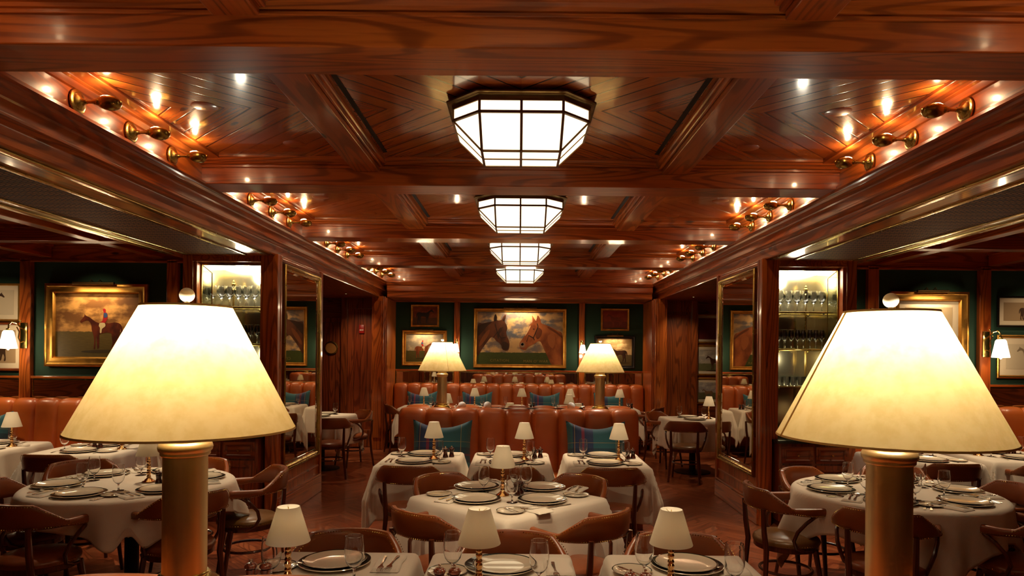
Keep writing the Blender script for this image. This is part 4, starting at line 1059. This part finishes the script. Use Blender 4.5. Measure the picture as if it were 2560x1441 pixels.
# --- small tables in the passages behind the columns
def passage(cx, s, q):
    table('rect', cx, 9.65, .35, .35, .12*s, 'small table in the %s passage beyond the column' % q, .42, 'tablecloth of the small table in the %s passage' % q, 61, 1.0)
    w_ = 'on the small table in the %s passage' % q
    for dx_, dy_, e in ((-.02*s, -.19, 'front'), (-.02*s, .19, 'rear')):
        item('charger', cx+dx_, 9.65+dy_, TZ, 0, w_, e); item('dinner', cx+dx_, 9.65+dy_, TZ+.0065, 0, w_, e)
    item('goblet', cx-.16*s, 9.76, TZ, 0, w_, 'near'); item('goblet', cx+.12*s, 9.5, TZ, 0, w_, 'far')
passage(2.46, 1, 'right'); passage(-2.78, -1, 'left'); slamp(2.68, 9.62, 'in the right passage beyond the column')
chair(2.13, 8.78, 2.40, 9.6, 'captain chair in the right passage, in front of the small table', 'olive'); chair(2.0, 10.3, 2.5, 9.7, 'captain chair behind the small table in the right passage')
chair(-2.42, 8.78, -2.62, 9.6, 'captain chair in the left passage, in front of the small table'); chair(-2.22, 10.1, -2.7, 9.7, 'captain chair behind the small table in the left passage')

# ================================================================== DISPLAY CABINETS
for s in (-1, 1):
    n = 'left' if s < 0 else 'right'; cx = s*2.85
    t = thing('display_cabinet', 'glass-fronted lit display cabinet in the %s column' % n, 'cabinet', (cx, 6.80, 0))
    MB().box(-.325, .325, .50, .52, .86, 2.54).box(-.325, -.31, .0, .50, .86, 2.54).box(.31, .325, .0, .50, .86, 2.54).obj('mirror_lining', 'lining', t)
    b = MB()
    for x in (-.318, .318):
        b.box(x-.012, x+.012, -.02, .004, .87, 2.52, .003)
    b.box(-.33, .33, -.02, .004, 2.505, 2.53, .003)
    b.box(-.33, .33, -.02, .004, .86, .885, .003); b.obj('brass_frame', 'brass', t)
    # angled bevelled side lights
    for x, k in ((-.318, 1), (.318, -1)):
        m = MB().add([(x, -.015, .88), (x+k*.055, .10, .88), (x+k*.055, .10, 2.44), (x, -.015, 2.51), (x+k*.004, -.015, .88), (x+k*.059, .10, .88), (x+k*.059, .10, 2.44), (x+k*.004, -.015, 2.51)], [(0, 1, 2, 3), (7, 6, 5, 4), (0, 4, 5, 1), (1, 5, 6, 2), (2, 6, 7, 3), (3, 7, 4, 0)])
        m.obj('side_light', 'shelf_glass', t)
        MB().tube([(x+k*.057, .10, .88), (x+k*.057, .10, 2.44), (x, -.012, 2.515)], .006, 6).obj('side_bar', 'brass', t)
    MB().box(-.30, .30, .06, .48, 2.515, 2.538).obj('light_panel', 'cab_light', t)
    for z, q in ((2.105, 0), (1.73, 1), (1.35, 2)):
        f = MB().box(-.30, .30, .10, .48, z-.012, z-.002).obj('shelf', 'shelf_glass', t)
        b = MB().tube([(-.30, .10, z-.007), (.30, .10, z-.007)], .007, 8).tube([(-.30, .30, z-.018), (.30, .30, z-.018)], .006, 8)
        for x in (-.15, .15): b.ball((x, .30, z-.03), .012, 10)
        b.obj('shelf_rail', 'brass', f)
    for x in (-.15, .15):
        for y in (.30,):
            m = MB().lathe([(.010, .88), (.010, 2.28), (.016, 2.285), (.016, 2.30), (.009, 2.31), (.020, 2.335), (.022, 2.355), (.010, 2.37), (.014, 2.38), (.004, 2.395), (.001, 2.40)], 16, loc=(x, y+.06, 0)); m.obj('shelf_post', 'brass', t)
    point('cabinet_light', (0, .25, 2.47), 6*GAIN['sconce'], (1, .92, .70), .08, t)
    point('cabinet_light', (0, .12, 1.62), 2.2*GAIN['sconce'], (1, .92, .70), .05, t)  # added fill with no lamp body, brightens the lower cabinet
    # base cabinet
    c = thing('base_cabinet', 'wooden base cabinet with drawers under the %s display cabinet' % n, 'cabinet', (cx, 6.68, 0))
    MB().box(-.34, .34, -.10, .70, .06, .81, .004).box(-.32, .32, -.08, .3, 0, .06).obj('body', 'dz', c)
    MB().box(-.37, .37, -.13, .70, .81, .84, .008).obj('worktop', plain('dark green stone', srgb(34, 40, 30), .15), c)
    for dx_, z0, z1 in ((-.165, .62, .78), (.165, .62, .78)):
        d = MB().box(dx_-.15, dx_+.15, -.118, -.10, z0, z1, .004).xf(Matrix.Translation((dx_, -.118, (z0+z1)/2))).frame(.26, .12, [(0, 0), (0, .006), (.012, .010), (.02, .002), (.02, 0)]).xf(None).obj('drawer', 'dx', c)
        MB().lathe([(.004, 0), (.004, -.012), (.010, -.018), (.010, -.024), (.001, -.028)], 14, loc=(dx_, -.12, (z0+z1)/2), axis='Y').obj('knob', 'brass', d)
        d = MB().box(dx_-.15, dx_+.15, -.118, -.10, .10, .60, .004).xf(Matrix.Translation((dx_, -.118, .35))).frame(.24, .42, [(0, 0), (0, .006), (.014, .012), (.024, .002), (.024, 0)]).xf(None).obj('door', 'dz', c)
        MB().lathe([(.004, 0), (.004, -.012), (.010, -.018), (.010, -.024), (.001, -.028)], 14, loc=(dx_*.3, -.12, .42), axis='Y').obj('knob', 'brass', d)
    # stemware on the shelves
    for z, kd, nx, ys, q, nm in ((2.105, 'wine', 7, (.17, .26), 'top', 'large stemmed wine glass'), (1.73, 'flute', 9, (.16, .24), 'middle', 'slender stemmed wine glass'), (1.35, 'tumbler', 8, (.16, .25), 'lower', 'clear glass tumbler')):
        for yy, row in zip(ys, ('front', 'back')):
            for i in range(nx):
                x = -.255+.51*i/(nx-1)
                o = bpy.data.objects.new(NAME[kd], ME[kd]); COL.objects.link(o); o.location = (cx+x+random.uniform(-.004, .004)+(.018 if row == 'back' else -.018), 6.80+yy+random.uniform(-.006, .006), z-.002)
                tag(o, '%s, %s from left, %s row, %s shelf, %s display cabinet' % (nm, ORD[i], row, q, n), 'glass', 'glasses in the %s row of the %s shelf, %s cabinet' % (row, q, n))

# ================================================================== SCONCES
def sconce():
    t = thing('wall_sconce', 'x', 'wall light')
    MB().box(-.030, .030, -.012, 0, -.03, .19, .006).obj('wall_plate', 'brass', t)
    MB().tube([(0, -.01, .13), (0, -.05, .15), (0, -.10, .185), (0, -.15, .19), (0, -.18, .165), (0, -.185, .12)], .006, 8).tube([(0, -.01, .03), (0, -.045, .02), (0, -.07, .06), (0, -.06, .11), (0, -.09, .15)], .005, 8).ball((0, -.05, .20), .010).ball((0, -.19, .125), .014).obj('arm', 'brass', t)
    MB().lathe([(.002, .120), (.030, .118), (.040, .105), (.050, .05), (.066, -.028), (.063, -.032), (.012, -.034), (.006, -.044), (.001, -.046)], 28, loc=(0, -.185, 0)).obj('glass_shade', 'sconce_glass', t)
    point('sconce_light', (0, -.185, -.09), 1.6*GAIN['sconce'], WARM2, .03, t)
    point('sconce_light', (0, -.10, .16), .5*GAIN['sconce'], WARM2, .02, t)
    return t
SCN = Proto(sconce())
for x, y, q, k in ((-5.69, 7.85, 'on the wood post at the far left edge', 1.35), (5.36, 7.85, 'on the wood post at the far right edge', 1.35), (-1.14, 12.45, 'on the back wall post left of the double horse painting', 1.0), (1.14, 12.45, 'on the back wall post right of the double horse painting', 1.0)):
    SCN.place((x, y, 1.70), 0, 'brass sconce '+q, 'brass wall sconces', scale=k)

# ================================================================== PICTURES
def poly_smooth(pts, n=4):
    k = len(pts); out = []
    for i in range(k):
        p0, p1, p2, p3 = (Vector(pts[(i+j-1) % k]) for j in range(4))
        for q in range(n):
            t_ = q/n
            out.append((.5*((2*p1)+(-p0+p2)*t_+(2*p0-5*p1+4*p2-p3)*t_*t_+(-p0+3*p1-3*p2+p3)*t_**3))[:])
    return out
def flat(mb, pts, mat, y, smooth=True):
    if smooth: pts = poly_smooth(pts)
    mb.add([(x, y, z) for x, z in pts], [tuple(range(len(pts)))], [mat])
HORSE = [(420, 975), (436, 955), (446, 940), (448, 926), (455, 938), (480, 950), (510, 972), (545, 988), (575, 984), (605, 986), (640, 980), (668, 986), (684, 1004), (692, 1036), (688, 1062), (680, 1050), (678, 1020), (672, 1040), (668, 1070), (670, 1105), (672, 1140), (664, 1152), (655, 1146), (660, 1120), (650, 1095), (642, 1112), (636, 1140), (626, 1150), (618, 1146), (626, 1112), (622, 1080), (616, 1050), (590, 1046), (556, 1052), (542, 1062), (542, 1100), (540, 1142), (530, 1147), (526, 1105), (522, 1068), (518, 1105), (517, 1146), (506, 1149), (510, 1105), (504, 1062), (494, 1030), (490, 998), (474, 972), (452, 972), (428, 984)]
def horse_pts(cx, cz, w, flip=False):
    k = w/275; return [((cx+(p[0]-555)*k*(-1 if flip else 1)), cz-(p[1]-1040)*k) for p in HORSE]
JOCKEY = [(562, 900), (572, 893), (582, 900), (582, 915), (592, 925), (594, 950), (584, 975), (575, 990), (578, 1008), (560, 1020), (556, 1048), (548, 1046), (546, 1016), (540, 1005), (546, 985), (562, 968), (566, 940), (568, 915)]
def picture(name, label, x, z, y, w, h, prof, fmat, paint, matw=0, light=False, rough=0.35):
    """x,z centre; w,h outer size"""
    t = thing(name, label, 'picture', (x, y, z))
    MB().frame(w, h, prof).obj('frame', fmat, t)
    b = prof[-1][0]; iw, ih = w-2*b, h-2*b
    if matw:
        MB().box(-iw/2-.003, iw/2+.003, -.008, 0, -ih/2-.003, ih/2+.003).obj('mat_board', plain('cream mat board', srgb(226, 208, 176), .6), t); iw -= 2*matw; ih -= 2*matw
    mb, mats = paint(iw, ih)
    c = mb.obj('canvas' if not matw else 'print', mats, t, (0, -.010 if matw else -.006, 0)); 
    if light:
        lw = min(.30, w*.2)
        MB().tube([(-lw, -.085, h/2-.0), (lw, -.085, h/2-.0)], .016, 14).tube([(-.05, -.0, h/2+.02), (-.05, -.05, h/2+.045), (-.05, -.085, h/2)], .005, 8).tube([(.05, -.0, h/2+.02), (.05, -.05, h/2+.045), (.05, -.085, h/2)], .005, 8).obj('picture_light', 'antique', t)
        l = bpy.data.lights.new('picture_lamp', 'AREA'); l.shape = 'RECTANGLE'; l.size = lw*1.8; l.size_y = .015; l.energy = 3.2*w*GAIN['sconce']; l.color = WARM2
        o = bpy.data.objects.new('picture_lamp', l); COL.objects.link(o); o.parent = t; o.location = (0, -.088, h/2-.018); o.rotation_euler = (math.radians(-24), 0, 0)
    return t
def sky_mat(name, top, cloud, ground, hz, scale=5, stretch=2.2, thr=(.42, .60)):
    t_ = NT(name); x, y, z = t_.sep(t_.obj())
    n = t_.noise(t_.mapping(t_.obj(), (1, 1, stretch)), scale, 4, .55); n2 = t_.noise(t_.obj(), scale*.6, 2)
    c = t_.mix(t_.smooth(n, *thr), top, cloud)
    c = t_.mix(t_.smooth(n2, .35, .65, 0, .5), c, (cloud[0]*.5, cloud[1]*.42, cloud[2]*.35, 1))
    g = t_.mix(t_.noise(t_.mapping(t_.obj(), (1, 1, 6)), 14, 3), ground, (ground[0]*.45, ground[1]*.45, ground[2]*.4, 1))
    edge = t_.math('ADD', z, t_.math('MULTIPLY', t_.noise(t_.mapping(t_.obj(), (1, 1, 0)), 16, 3), .03))
    t_.set(Base_Color=t_.mix(t_.smooth(edge, hz-.006+.015, hz+.006+.015), g, c), Roughness=.42); return t_.m
def coat(name, a, b, sc_=9):
    t_ = NT(name); n = t_.noise(t_.mapping(t_.obj(), (1, 1, .7)), sc_, 3)
    t_.set(Base_Color=t_.mix(t_.smooth(n, .35, .65), a, b), Roughness=.4); return t_.m
GOLDP = [(0, 0), (0, .030), (.008, .040), (.020, .042), (.028, .034), (.045, .030), (.055, .036), (.062, .034), (.072, .012), (.072, 0)]
def scaled(p, k, d=1.0): return [(a*k, b*d) for a, b in p]
# double horse head painting
def paint_double(iw, ih):
    k = iw/673.0; X = lambda p: ((p[0]-1278.5)*k, -(p[1]-465)*k)
    mb = MB(); mb.box(-iw/2-.003, iw/2+.003, 0, .005, -ih/2-.003, ih/2+.003)
    L = [(944, 372), (990, 350), (1050, 336), (1074, 330), (1073, 305), (1084, 276), (1097, 300), (1098, 325), (1130, 322), (1146, 295), (1164, 280), (1166, 305), (1158, 334), (1172, 362), (1178, 392), (1170, 418), (1176, 448), (1190, 480), (1197, 515), (1192, 550), (1178, 563), (1152, 560), (1136, 545), (1132, 525), (1112, 500), (1090, 485), (1070, 462), (1048, 462), (1020, 498), (985, 545), (944, 598)]
    R = [(1372, 284), (1374, 312), (1374, 338), (1352, 362), (1336, 412), (1312, 448), (1290, 480), (1275, 508), (1280, 540), (1302, 553), (1324, 555), (1340, 536), (1366, 520), (1398, 505), (1420, 488), (1442, 494), (1466, 545), (1492, 600), (1512, 640), (1532, 671), (1613, 671), (1613, 444), (1570, 402), (1500, 366), (1447, 346), (1438, 316), (1417, 284), (1408, 312), (1402, 326), (1386, 305)]
    flat(mb, [X(p) for p in L], 1, -.0012); flat(mb, [X(p) for p in R], 2, -.0012)
    D = lambda pts, m_: flat(mb, [X(p) for p in pts], m_, -.0020)
    D([(1074, 330), (1074, 306), (1084, 280), (1092, 302), (1092, 328)], 3); D([(1140, 326), (1152, 302), (1162, 286), (1160, 310), (1152, 332)], 3)
    D([(946, 376), (1000, 350), (1056, 340), (1020, 372), (980, 420), (946, 450)], 7)                    # mane shade
    D([(975, 470), (1010, 420), (1040, 400), (1030, 440), (1000, 490), (965, 530), (955, 520)], 8)          # lit neck
    D([(1110, 400), (1128, 380), (1138, 400), (1120, 430), (1110, 470), (1098, 440)], 7)
    D([(1140, 500), (1165, 495), (1190, 515), (1188, 545), (1170, 556), (1150, 545)], 7)
    D([(1352, 372), (1362, 366), (1346, 402), (1330, 432), (1316, 446), (1336, 410)], 5)                   # blaze highlight
    D([(1420, 380), (1450, 400), (1445, 440), (1420, 470), (1400, 450), (1402, 410)], 9)
    D([(1282, 505), (1300, 496), (1318, 510), (1312, 535), (1290, 538), (1280, 524)], 6)
    D([(1290, 508), (1302, 502), (1308, 514), (1298, 524), (1288, 518)], 3)
    D([(1500, 440), (1540, 430), (1556, 470), (1540, 540), (1510, 520), (1496, 480)], 10)
    D([(1500, 372), (1560, 404), (1608, 446), (1608, 460), (1560, 424), (1500, 386)], 9)
    for e in ((1140, 384), (1386, 392)): D([(e[0]-6, e[1]), (e[0], e[1]-4), (e[0]+6, e[1]), (e[0], e[1]+5)], 3)
    def strap(pts, w_=3.2):
        for a, b in zip(pts, pts[1:]):
            d = Vector((b[0]-a[0], b[1]-a[1])).normalized()*w_; nn = (-d.y, d.x)
            flat(mb, [X((a[0]+nn[0], a[1]+nn[1])), X((b[0]+nn[0], b[1]+nn[1])), X((b[0]-nn[0], b[1]-nn[1])), X((a[0]-nn[0], a[1]-nn[1]))], 3, -.0026, False)
    strap([(1345, 442), (1384, 462), (1392, 480)]); strap([(1384, 462), (1400, 420), (1420, 372), (1412, 348)]); strap([(1346, 446), (1330, 492)], 2)
    strap([(1068, 462), (1100, 420), (1082, 350)], 2.6); strap([(1100, 420), (1130, 465), (1168, 458)], 2.6)
    return mb, [sky_mat('cloudy painted sky', srgb(96, 104, 116), srgb(228, 190, 132), srgb(76, 92, 36), -ih/2+ih*.225, 4.2, 1.6),
                coat('dark bay coat', srgb(62, 30, 16), srgb(104, 54, 26), 5), coat('chestnut coat', srgb(122, 58, 24), srgb(172, 96, 46), 5),
                plain('painted shadow', srgb(38, 20, 12), .4), plain('painted highlight', srgb(190, 116, 56), .4), plain('painted blaze', srgb(226, 186, 136), .4), plain('painted muzzle', srgb(140, 112, 88), .4),
                plain('bay shade', srgb(54, 27, 14), .4), plain('bay lit flank', srgb(130, 72, 34), .4), plain('chestnut shade', srgb(112, 54, 22), .4), plain('chestnut sheen', srgb(164, 92, 46), .4)]
P1 = picture('horse_painting', 'large gilt-framed painting of two facing horse heads on the back wall', .012, 1.93, 12.52, 1.70, 1.09, scaled(GOLDP, .92), 'gold', paint_double, light=True)
def lettering(s_, x, z, size, parent, mat):
    cu = bpy.data.curves.new('lettering', 'FONT'); cu.body = s_; cu.size = size; cu.align_x = 'CENTER'; cu.extrude = .0004; cu.space_character = 1.1
    tmp = bpy.data.objects.new('tmp', cu); COL.objects.link(tmp); bpy.context.view_layer.update()
    me = bpy.data.meshes.new_from_object(tmp.evaluated_get(bpy.context.evaluated_depsgraph_get())); bpy.data.objects.remove(tmp)
    o = bpy.data.objects.new('lettering', me); COL.objects.link(o); me.materials.clear(); me.materials.append(mat); o.parent = parent; o.rotation_euler = (PI/2, 0, 0); o.location = (x, -.010, z); return o
lm = plain('painted olive letters', srgb(150, 132, 62), .5)
o = lettering('CITATION', -.372, -.432, .066, P1, lm); o.scale = (1.05, 1, 1); o = lettering("MAN O' WAR", .29, -.442, .066, P1, lm); o.scale = (1.05, 1, 1)
# mounted jockey paintings
def paint_jockey(flip=False, hw=.62, cx=.03, cz=-.10, sky=(srgb(120, 78, 40), srgb(226, 168, 92)), gr=srgb(112, 92, 44), coats=(srgb(64, 22, 12), srgb(104, 42, 20)), rider=True, hzf=.40, nm='warm painted sky'):
    def f(iw, ih):
        mb = MB(); mb.box(-iw/2-.003, iw/2+.003, 0, .005, -ih/2-.003, ih/2+.003)
        w_ = iw*hw; k = w_/275
        flat(mb, [(cx*iw+x, cz*ih+z) for x, z in horse_pts(0, 0, w_, flip)], 1, -.0012)
        sh = [(-.42, -.46), (0, -.43), (.5, -.44), (.62, -.47), (.1, -.50), (-.4, -.49)]
        flat(mb, [(cx*iw+a*w_, cz*ih+b*w_+.01*w_) for a, b in sh], 4, -.0008)
        if rider:
            fx = -1 if flip else 1
            q = [(cx*iw+(p[0]-555)*k*fx, cz*ih-(p[1]-1040)*k) for p in JOCKEY]; flat(mb, q, 2, -.0020)
            br = [(546, 985), (575, 985), (580, 1005), (560, 1022), (556, 1046), (546, 1046), (546, 1016), (539, 1004)]; flat(mb, [(cx*iw+(p[0]-555)*k*fx, cz*ih-(p[1]-1040)*k) for p in br], 3, -.0026)
            bl = [(570, 922), (590, 924), (592, 945), (572, 950)]; flat(mb, [(cx*iw+(p[0]-555)*k*fx, cz*ih-(p[1]-1040)*k) for p in bl], 5, -.0026)
        return mb, [sky_mat(nm, sky[0], sky[1], gr, -ih/2+ih*hzf, 3.2/iw, 1.8), coat('painted bay coat', coats[0], coats[1], 12), plain('red silks', srgb(168, 34, 34), .4), plain('cream breeches', srgb(212, 190, 140), .4), plain('painted ground shadow', srgb(62, 48, 22), .5), plain('blue sleeve', srgb(60, 80, 120), .4)]
    return f
picture('horse_painting', 'large gilt-framed painting of a mounted jockey on the left green wall', -4.88, 1.935, 7.90, 1.185, .955, scaled(GOLDP, 1.55, 1.2), 'gold', paint_jockey(hw=.52, cx=.05, cz=-.10), light=True)
picture('horse_painting', 'small gilt-framed painting of a dark standing horse, upper left of the back wall', -1.73, 2.325, 12.52, .52, .41, scaled(GOLDP, .55, .7), 'gold', paint_jockey(flip=True, hw=.75, cx=0, cz=-.02, sky=(srgb(120, 56, 22), srgb(150, 76, 32)), gr=srgb(104, 60, 26), coats=(srgb(26, 28, 30), srgb(52, 40, 32)), rider=False, nm='brown painted sky'))
picture('horse_painting', 'gilt-framed painting of a jockey on a bay, left of the back wall behind the lamp', -1.735, 1.735, 12.52, .82, .65, scaled(GOLDP, 1.0, 1.0), 'gold', paint_jockey(flip=True, hw=.5, cx=-.02, cz=-.08, sky=(srgb(150, 140, 120), srgb(206, 186, 146)), gr=srgb(96, 90, 42), coats=(srgb(104, 48, 20), srgb(140, 70, 30)), nm='grey painted sky'), light=True)
picture('horse_painting', 'small gilt-framed red painting at the upper right of the back wall', 1.75, 2.285, 12.52, .52, .41, scaled(GOLDP, .5, .7), 'gold', paint_jockey(hw=.7, cx=0, cz=-.05, sky=(srgb(140, 44, 20), srgb(158, 60, 28)), gr=srgb(128, 44, 18), coats=(srgb(110, 40, 18), srgb(130, 50, 24)), rider=False, nm='red painted ground'))
picture('horse_painting', 'black-framed painting of a dark horse at the lower right of the back wall', 1.745, 1.69, 12.52, .74, .60, scaled(GOLDP, .75, .9), plain('black picture frame', srgb(20, 14, 10), .3), paint_jockey(hw=.55, cx=.1, cz=-.08, sky=(srgb(150, 118, 74), srgb(214, 184, 130)), gr=srgb(112, 96, 60), coats=(srgb(40, 22, 14), srgb(66, 36, 20)), rider=False, nm='tawny painted sky'), light=True)
# matted prints
def paint_print(bg, fg, pose='horse'):
    def f(iw, ih):
        mb = MB(); mb.box(-iw/2, iw/2, 0, .002, -ih/2, ih/2)
        w_ = min(iw*.8, ih*1.05); flat(mb, horse_pts(0, -.02*ih, w_, pose == 'flip'), 1, -.0010)
        k = w_/275; 
        if pose != 'plain': flat(mb, [((p[0]-555)*k*(-1 if pose == 'flip' else 1), -(p[1]-1040)*k-.02*ih) for p in JOCKEY], 1, -.0016)
        return mb, [bg, fg]
    return f
sep_, ink = plain('sepia paper', srgb(168, 140, 104), .5), plain('sepia ink', srgb(70, 48, 32), .5)
pal, grey = plain('pale drawing paper', srgb(206, 190, 160), .5), plain('pencil grey', srgb(140, 122, 98), .5)
TH = [(0, 0), (0, .018), (.006, .024), (.016, .022), (.022, .010), (.022, 0)]
picture('framed_print', 'gilt-framed cream print cut by the left edge, upper one', -6.10, 2.19, 7.90, .66, .44, scaled(TH, 1.2), 'gold', paint_print(pal, ink, 'flip'), .05)
picture('framed_print', 'dark-framed matted print at the left edge behind the sconce', -6.10, 1.68, 7.90, .74, .56, scaled(TH, 1.4), 'dx', paint_print(sep_, ink), .06)
picture('framed_print', 'black-framed matted photograph of a running horse, upper right edge', 5.88, 2.19, 7.90, .72, .36, scaled(TH, 1.1), plain('black frame', srgb(18, 12, 10), .3), paint_print(sep_, ink, 'flip'), .05)
picture('framed_print', 'gilt-framed drawing of a rider on a horse beside the right sconce', 5.90, 1.67, 7.90, .76, .50, scaled(TH, 1.6), 'gold', paint_print(pal, grey), .07)
def blank_of(m_): return lambda iw, ih: (MB().box(-iw/2, iw/2, 0, .002, -ih/2, ih/2), [m_])
def blank(iw, ih):
    return MB().box(-iw/2, iw/2, 0, .002, -ih/2, ih/2), [plain('pale poster paper', srgb(196, 172, 134), .35)]
picture('large_matted_picture', 'large gilt-framed pale poster mostly hidden by the right lamp shade', 4.73, 1.92, 7.90, .90, .98, scaled(GOLDP, 1.5, 1.2), 'gold', blank, .07, light=True)
picture('framed_print', 'small frame beside the left display cabinet, mostly hidden', -3.62, 2.10, 7.90, .26, .42, scaled(TH, 1.2), 'gold', blank, .03)
picture('framed_print', 'small frame beside the right display cabinet, mostly hidden', 3.62, 2.10, 7.90, .26, .42, scaled(TH, 1.2), 'gold', blank, .03)
picture('framed_print', 'top dark red one of three stacked pictures in the right passage', 3.38, 2.12, 12.10, .56, .52, scaled(TH, 1.5), 'gold', blank_of(plain('dark red print', srgb(110, 30, 24), .4)), .04)
picture('framed_print', 'middle one of three stacked pictures in the right passage, horse under trees', 3.38, 1.56, 12.10, .56, .54, scaled(TH, 1.5), 'gold', paint_jockey(hw=.8, cx=.2, cz=-.1, sky=(srgb(168, 160, 150), srgb(206, 196, 176)), gr=srgb(128, 126, 84), coats=(srgb(70, 40, 26), srgb(92, 56, 34)), rider=False, hzf=.35, nm='pale park sky'), .05)
picture('framed_print', 'bottom one of three stacked pictures in the right passage, behind the small lamp', 3.38, 1.02, 12.10, .56, .46, scaled(TH, 1.5), 'gold', paint_jockey(hw=.5, cx=-.1, cz=-.15, sky=(srgb(160, 152, 150), srgb(200, 192, 176)), gr=srgb(120, 118, 84), coats=(srgb(120, 90, 66), srgb(140, 106, 76)), rider=False, hzf=.4, nm='misty park sky'), .05)
# fire alarm box on the wood wall
t = thing('alarm_box', 'small red alarm box with white lettering on the left wood wall', 'alarm', (-2.745, 11.90, 2.05))
MB().box(-.045, .045, -.03, 0, -.075, .075, .006).obj('housing', 'red', t)
m = MB()
for i, (a, b) in enumerate(((-.030, -.022), (-.016, -.006), (-.001, .006), (.012, .020), (.025, .031))): m.box(a, b, -.0315, -.029, -.028, -.004)
m.obj('lettering', 'white', t)
# ================================================================== RECESSED PIN LIGHTS
def pin():
    t = thing('pin_light', 'x', 'ceiling light')
    MB().lathe([(.016, .002), (.026, .002), (.027, -.003), (.016, -.003), (.016, .002)], 20, cap=False).obj('trim_ring', 'antique', t)
    MB().lathe([(.001, -.001), (.015, -.001), (.015, .001), (.001, .001)], 16).obj('lens', 'pin', t)
    return t
PN = Proto(pin())
def pinlight(x, y, z, tx, ty, tz, p, ang, where):
    r = PN.place((x, y, z), 0, 'tiny recessed pin light '+where, 'recessed pin lights')
    s_ = spot('pin_beam', (x, y, z-.01), (tx, ty, tz), p*GAIN['down'], ang, .9, COOL if abs(x) < 2.3 else WARM2, .02)
    s_.parent = r; s_.location = (0, 0, -.01); s_.rotation_euler = (Vector((tx, ty, tz))-Vector((x, y, z))).to_track_quat('-Z', 'Y').to_euler()
    return r
for x, q in ((-.825, 'left'), (-.06, 'centre'), (.74, 'right')):
    pinlight(x*1.0+.0, 5.5, ZC-.001, x, 6.05, .76, 44, 34, 'over the %s table before the middle banquette' % q)
    pinlight(x*.98-.25, 3.15, ZC-.001, x, 2.75, .76, 22, 52, 'over the near %s table' % q)
pinlight(-1.35, 3.2, ZC-.001, DX, DY, .76, 34, 50, 'left over the diagonal table'); pinlight(1.35, 3.2, ZC-.001, DX, DY, .76, 34, 50, 'right over the diagonal table')
for x, q in ((-1.4, 'left'), (1.4, 'right')):
    pinlight(x, 7.8, ZC-.001, x*.7, 9.8, .76, 26, 56, '%s over the far diagonal tables' % q); pinlight(x, 10.0, ZC-.001, x*.9, 11.6, .76, 30, 60, '%s over the back wall tables' % q)
    pinlight(x*1.2, 5.4, ZC-.001, x*1.3, 5.6, 0, 45, 60, '%s over the floor beside the column' % q)  # helper light hidden behind the beam, added to brighten the floor
for s, n in ((-1, 'left'), (1, 'right')):
    pinlight(s*2.75, 5.05, 2.592, s*2.55, 4.6,   .76, 46, 82, 'in the %s soffit over the round table' % n)
    pinlight(s*3.75, 5.6, 2.862, s*3.8, 6.3, .76, 34, 70, 'in the %s room ceiling over the wall table' % n)
    pinlight(s*4.8, 5.6, 2.862, s*4.8, 6.4, .76, 34, 70, 'in the outer %s room ceiling over the wall table' % n)
    pinlight(s*4.8, 7.0, 2.862, s*4.88, 7.9, 1.9, 22, 60, 'in the %s room ceiling aimed at the large picture' % n)
    pinlight(s*3.6, 7.0, 2.862, s*3.7, 7.9, 1.4, 16, 70, 'in the %s room ceiling next to the column' % n)
    pinlight(s*5.9, 7.0, 2.862, s*6.0, 7.9, 1.6, 20, 70, 'in the %s room ceiling aimed at the outer pictures' % n)
    pinlight(s*2.8, 9.4, 2.588, s*2.5, 9.6, .76, 24, 75, 'in the %s passage ceiling' % n)
    pinlight(s*2.8, 11.0, 2.588, s*2.75, 11.9, 1.4, 18, 75, 'in the %s passage ceiling before the wood wall' % n)
    pinlight(s*4.2, 2.4, 2.862, s*3.5, 3.2, .4, 44, 90, 'in the front of the %s room ceiling' % n)
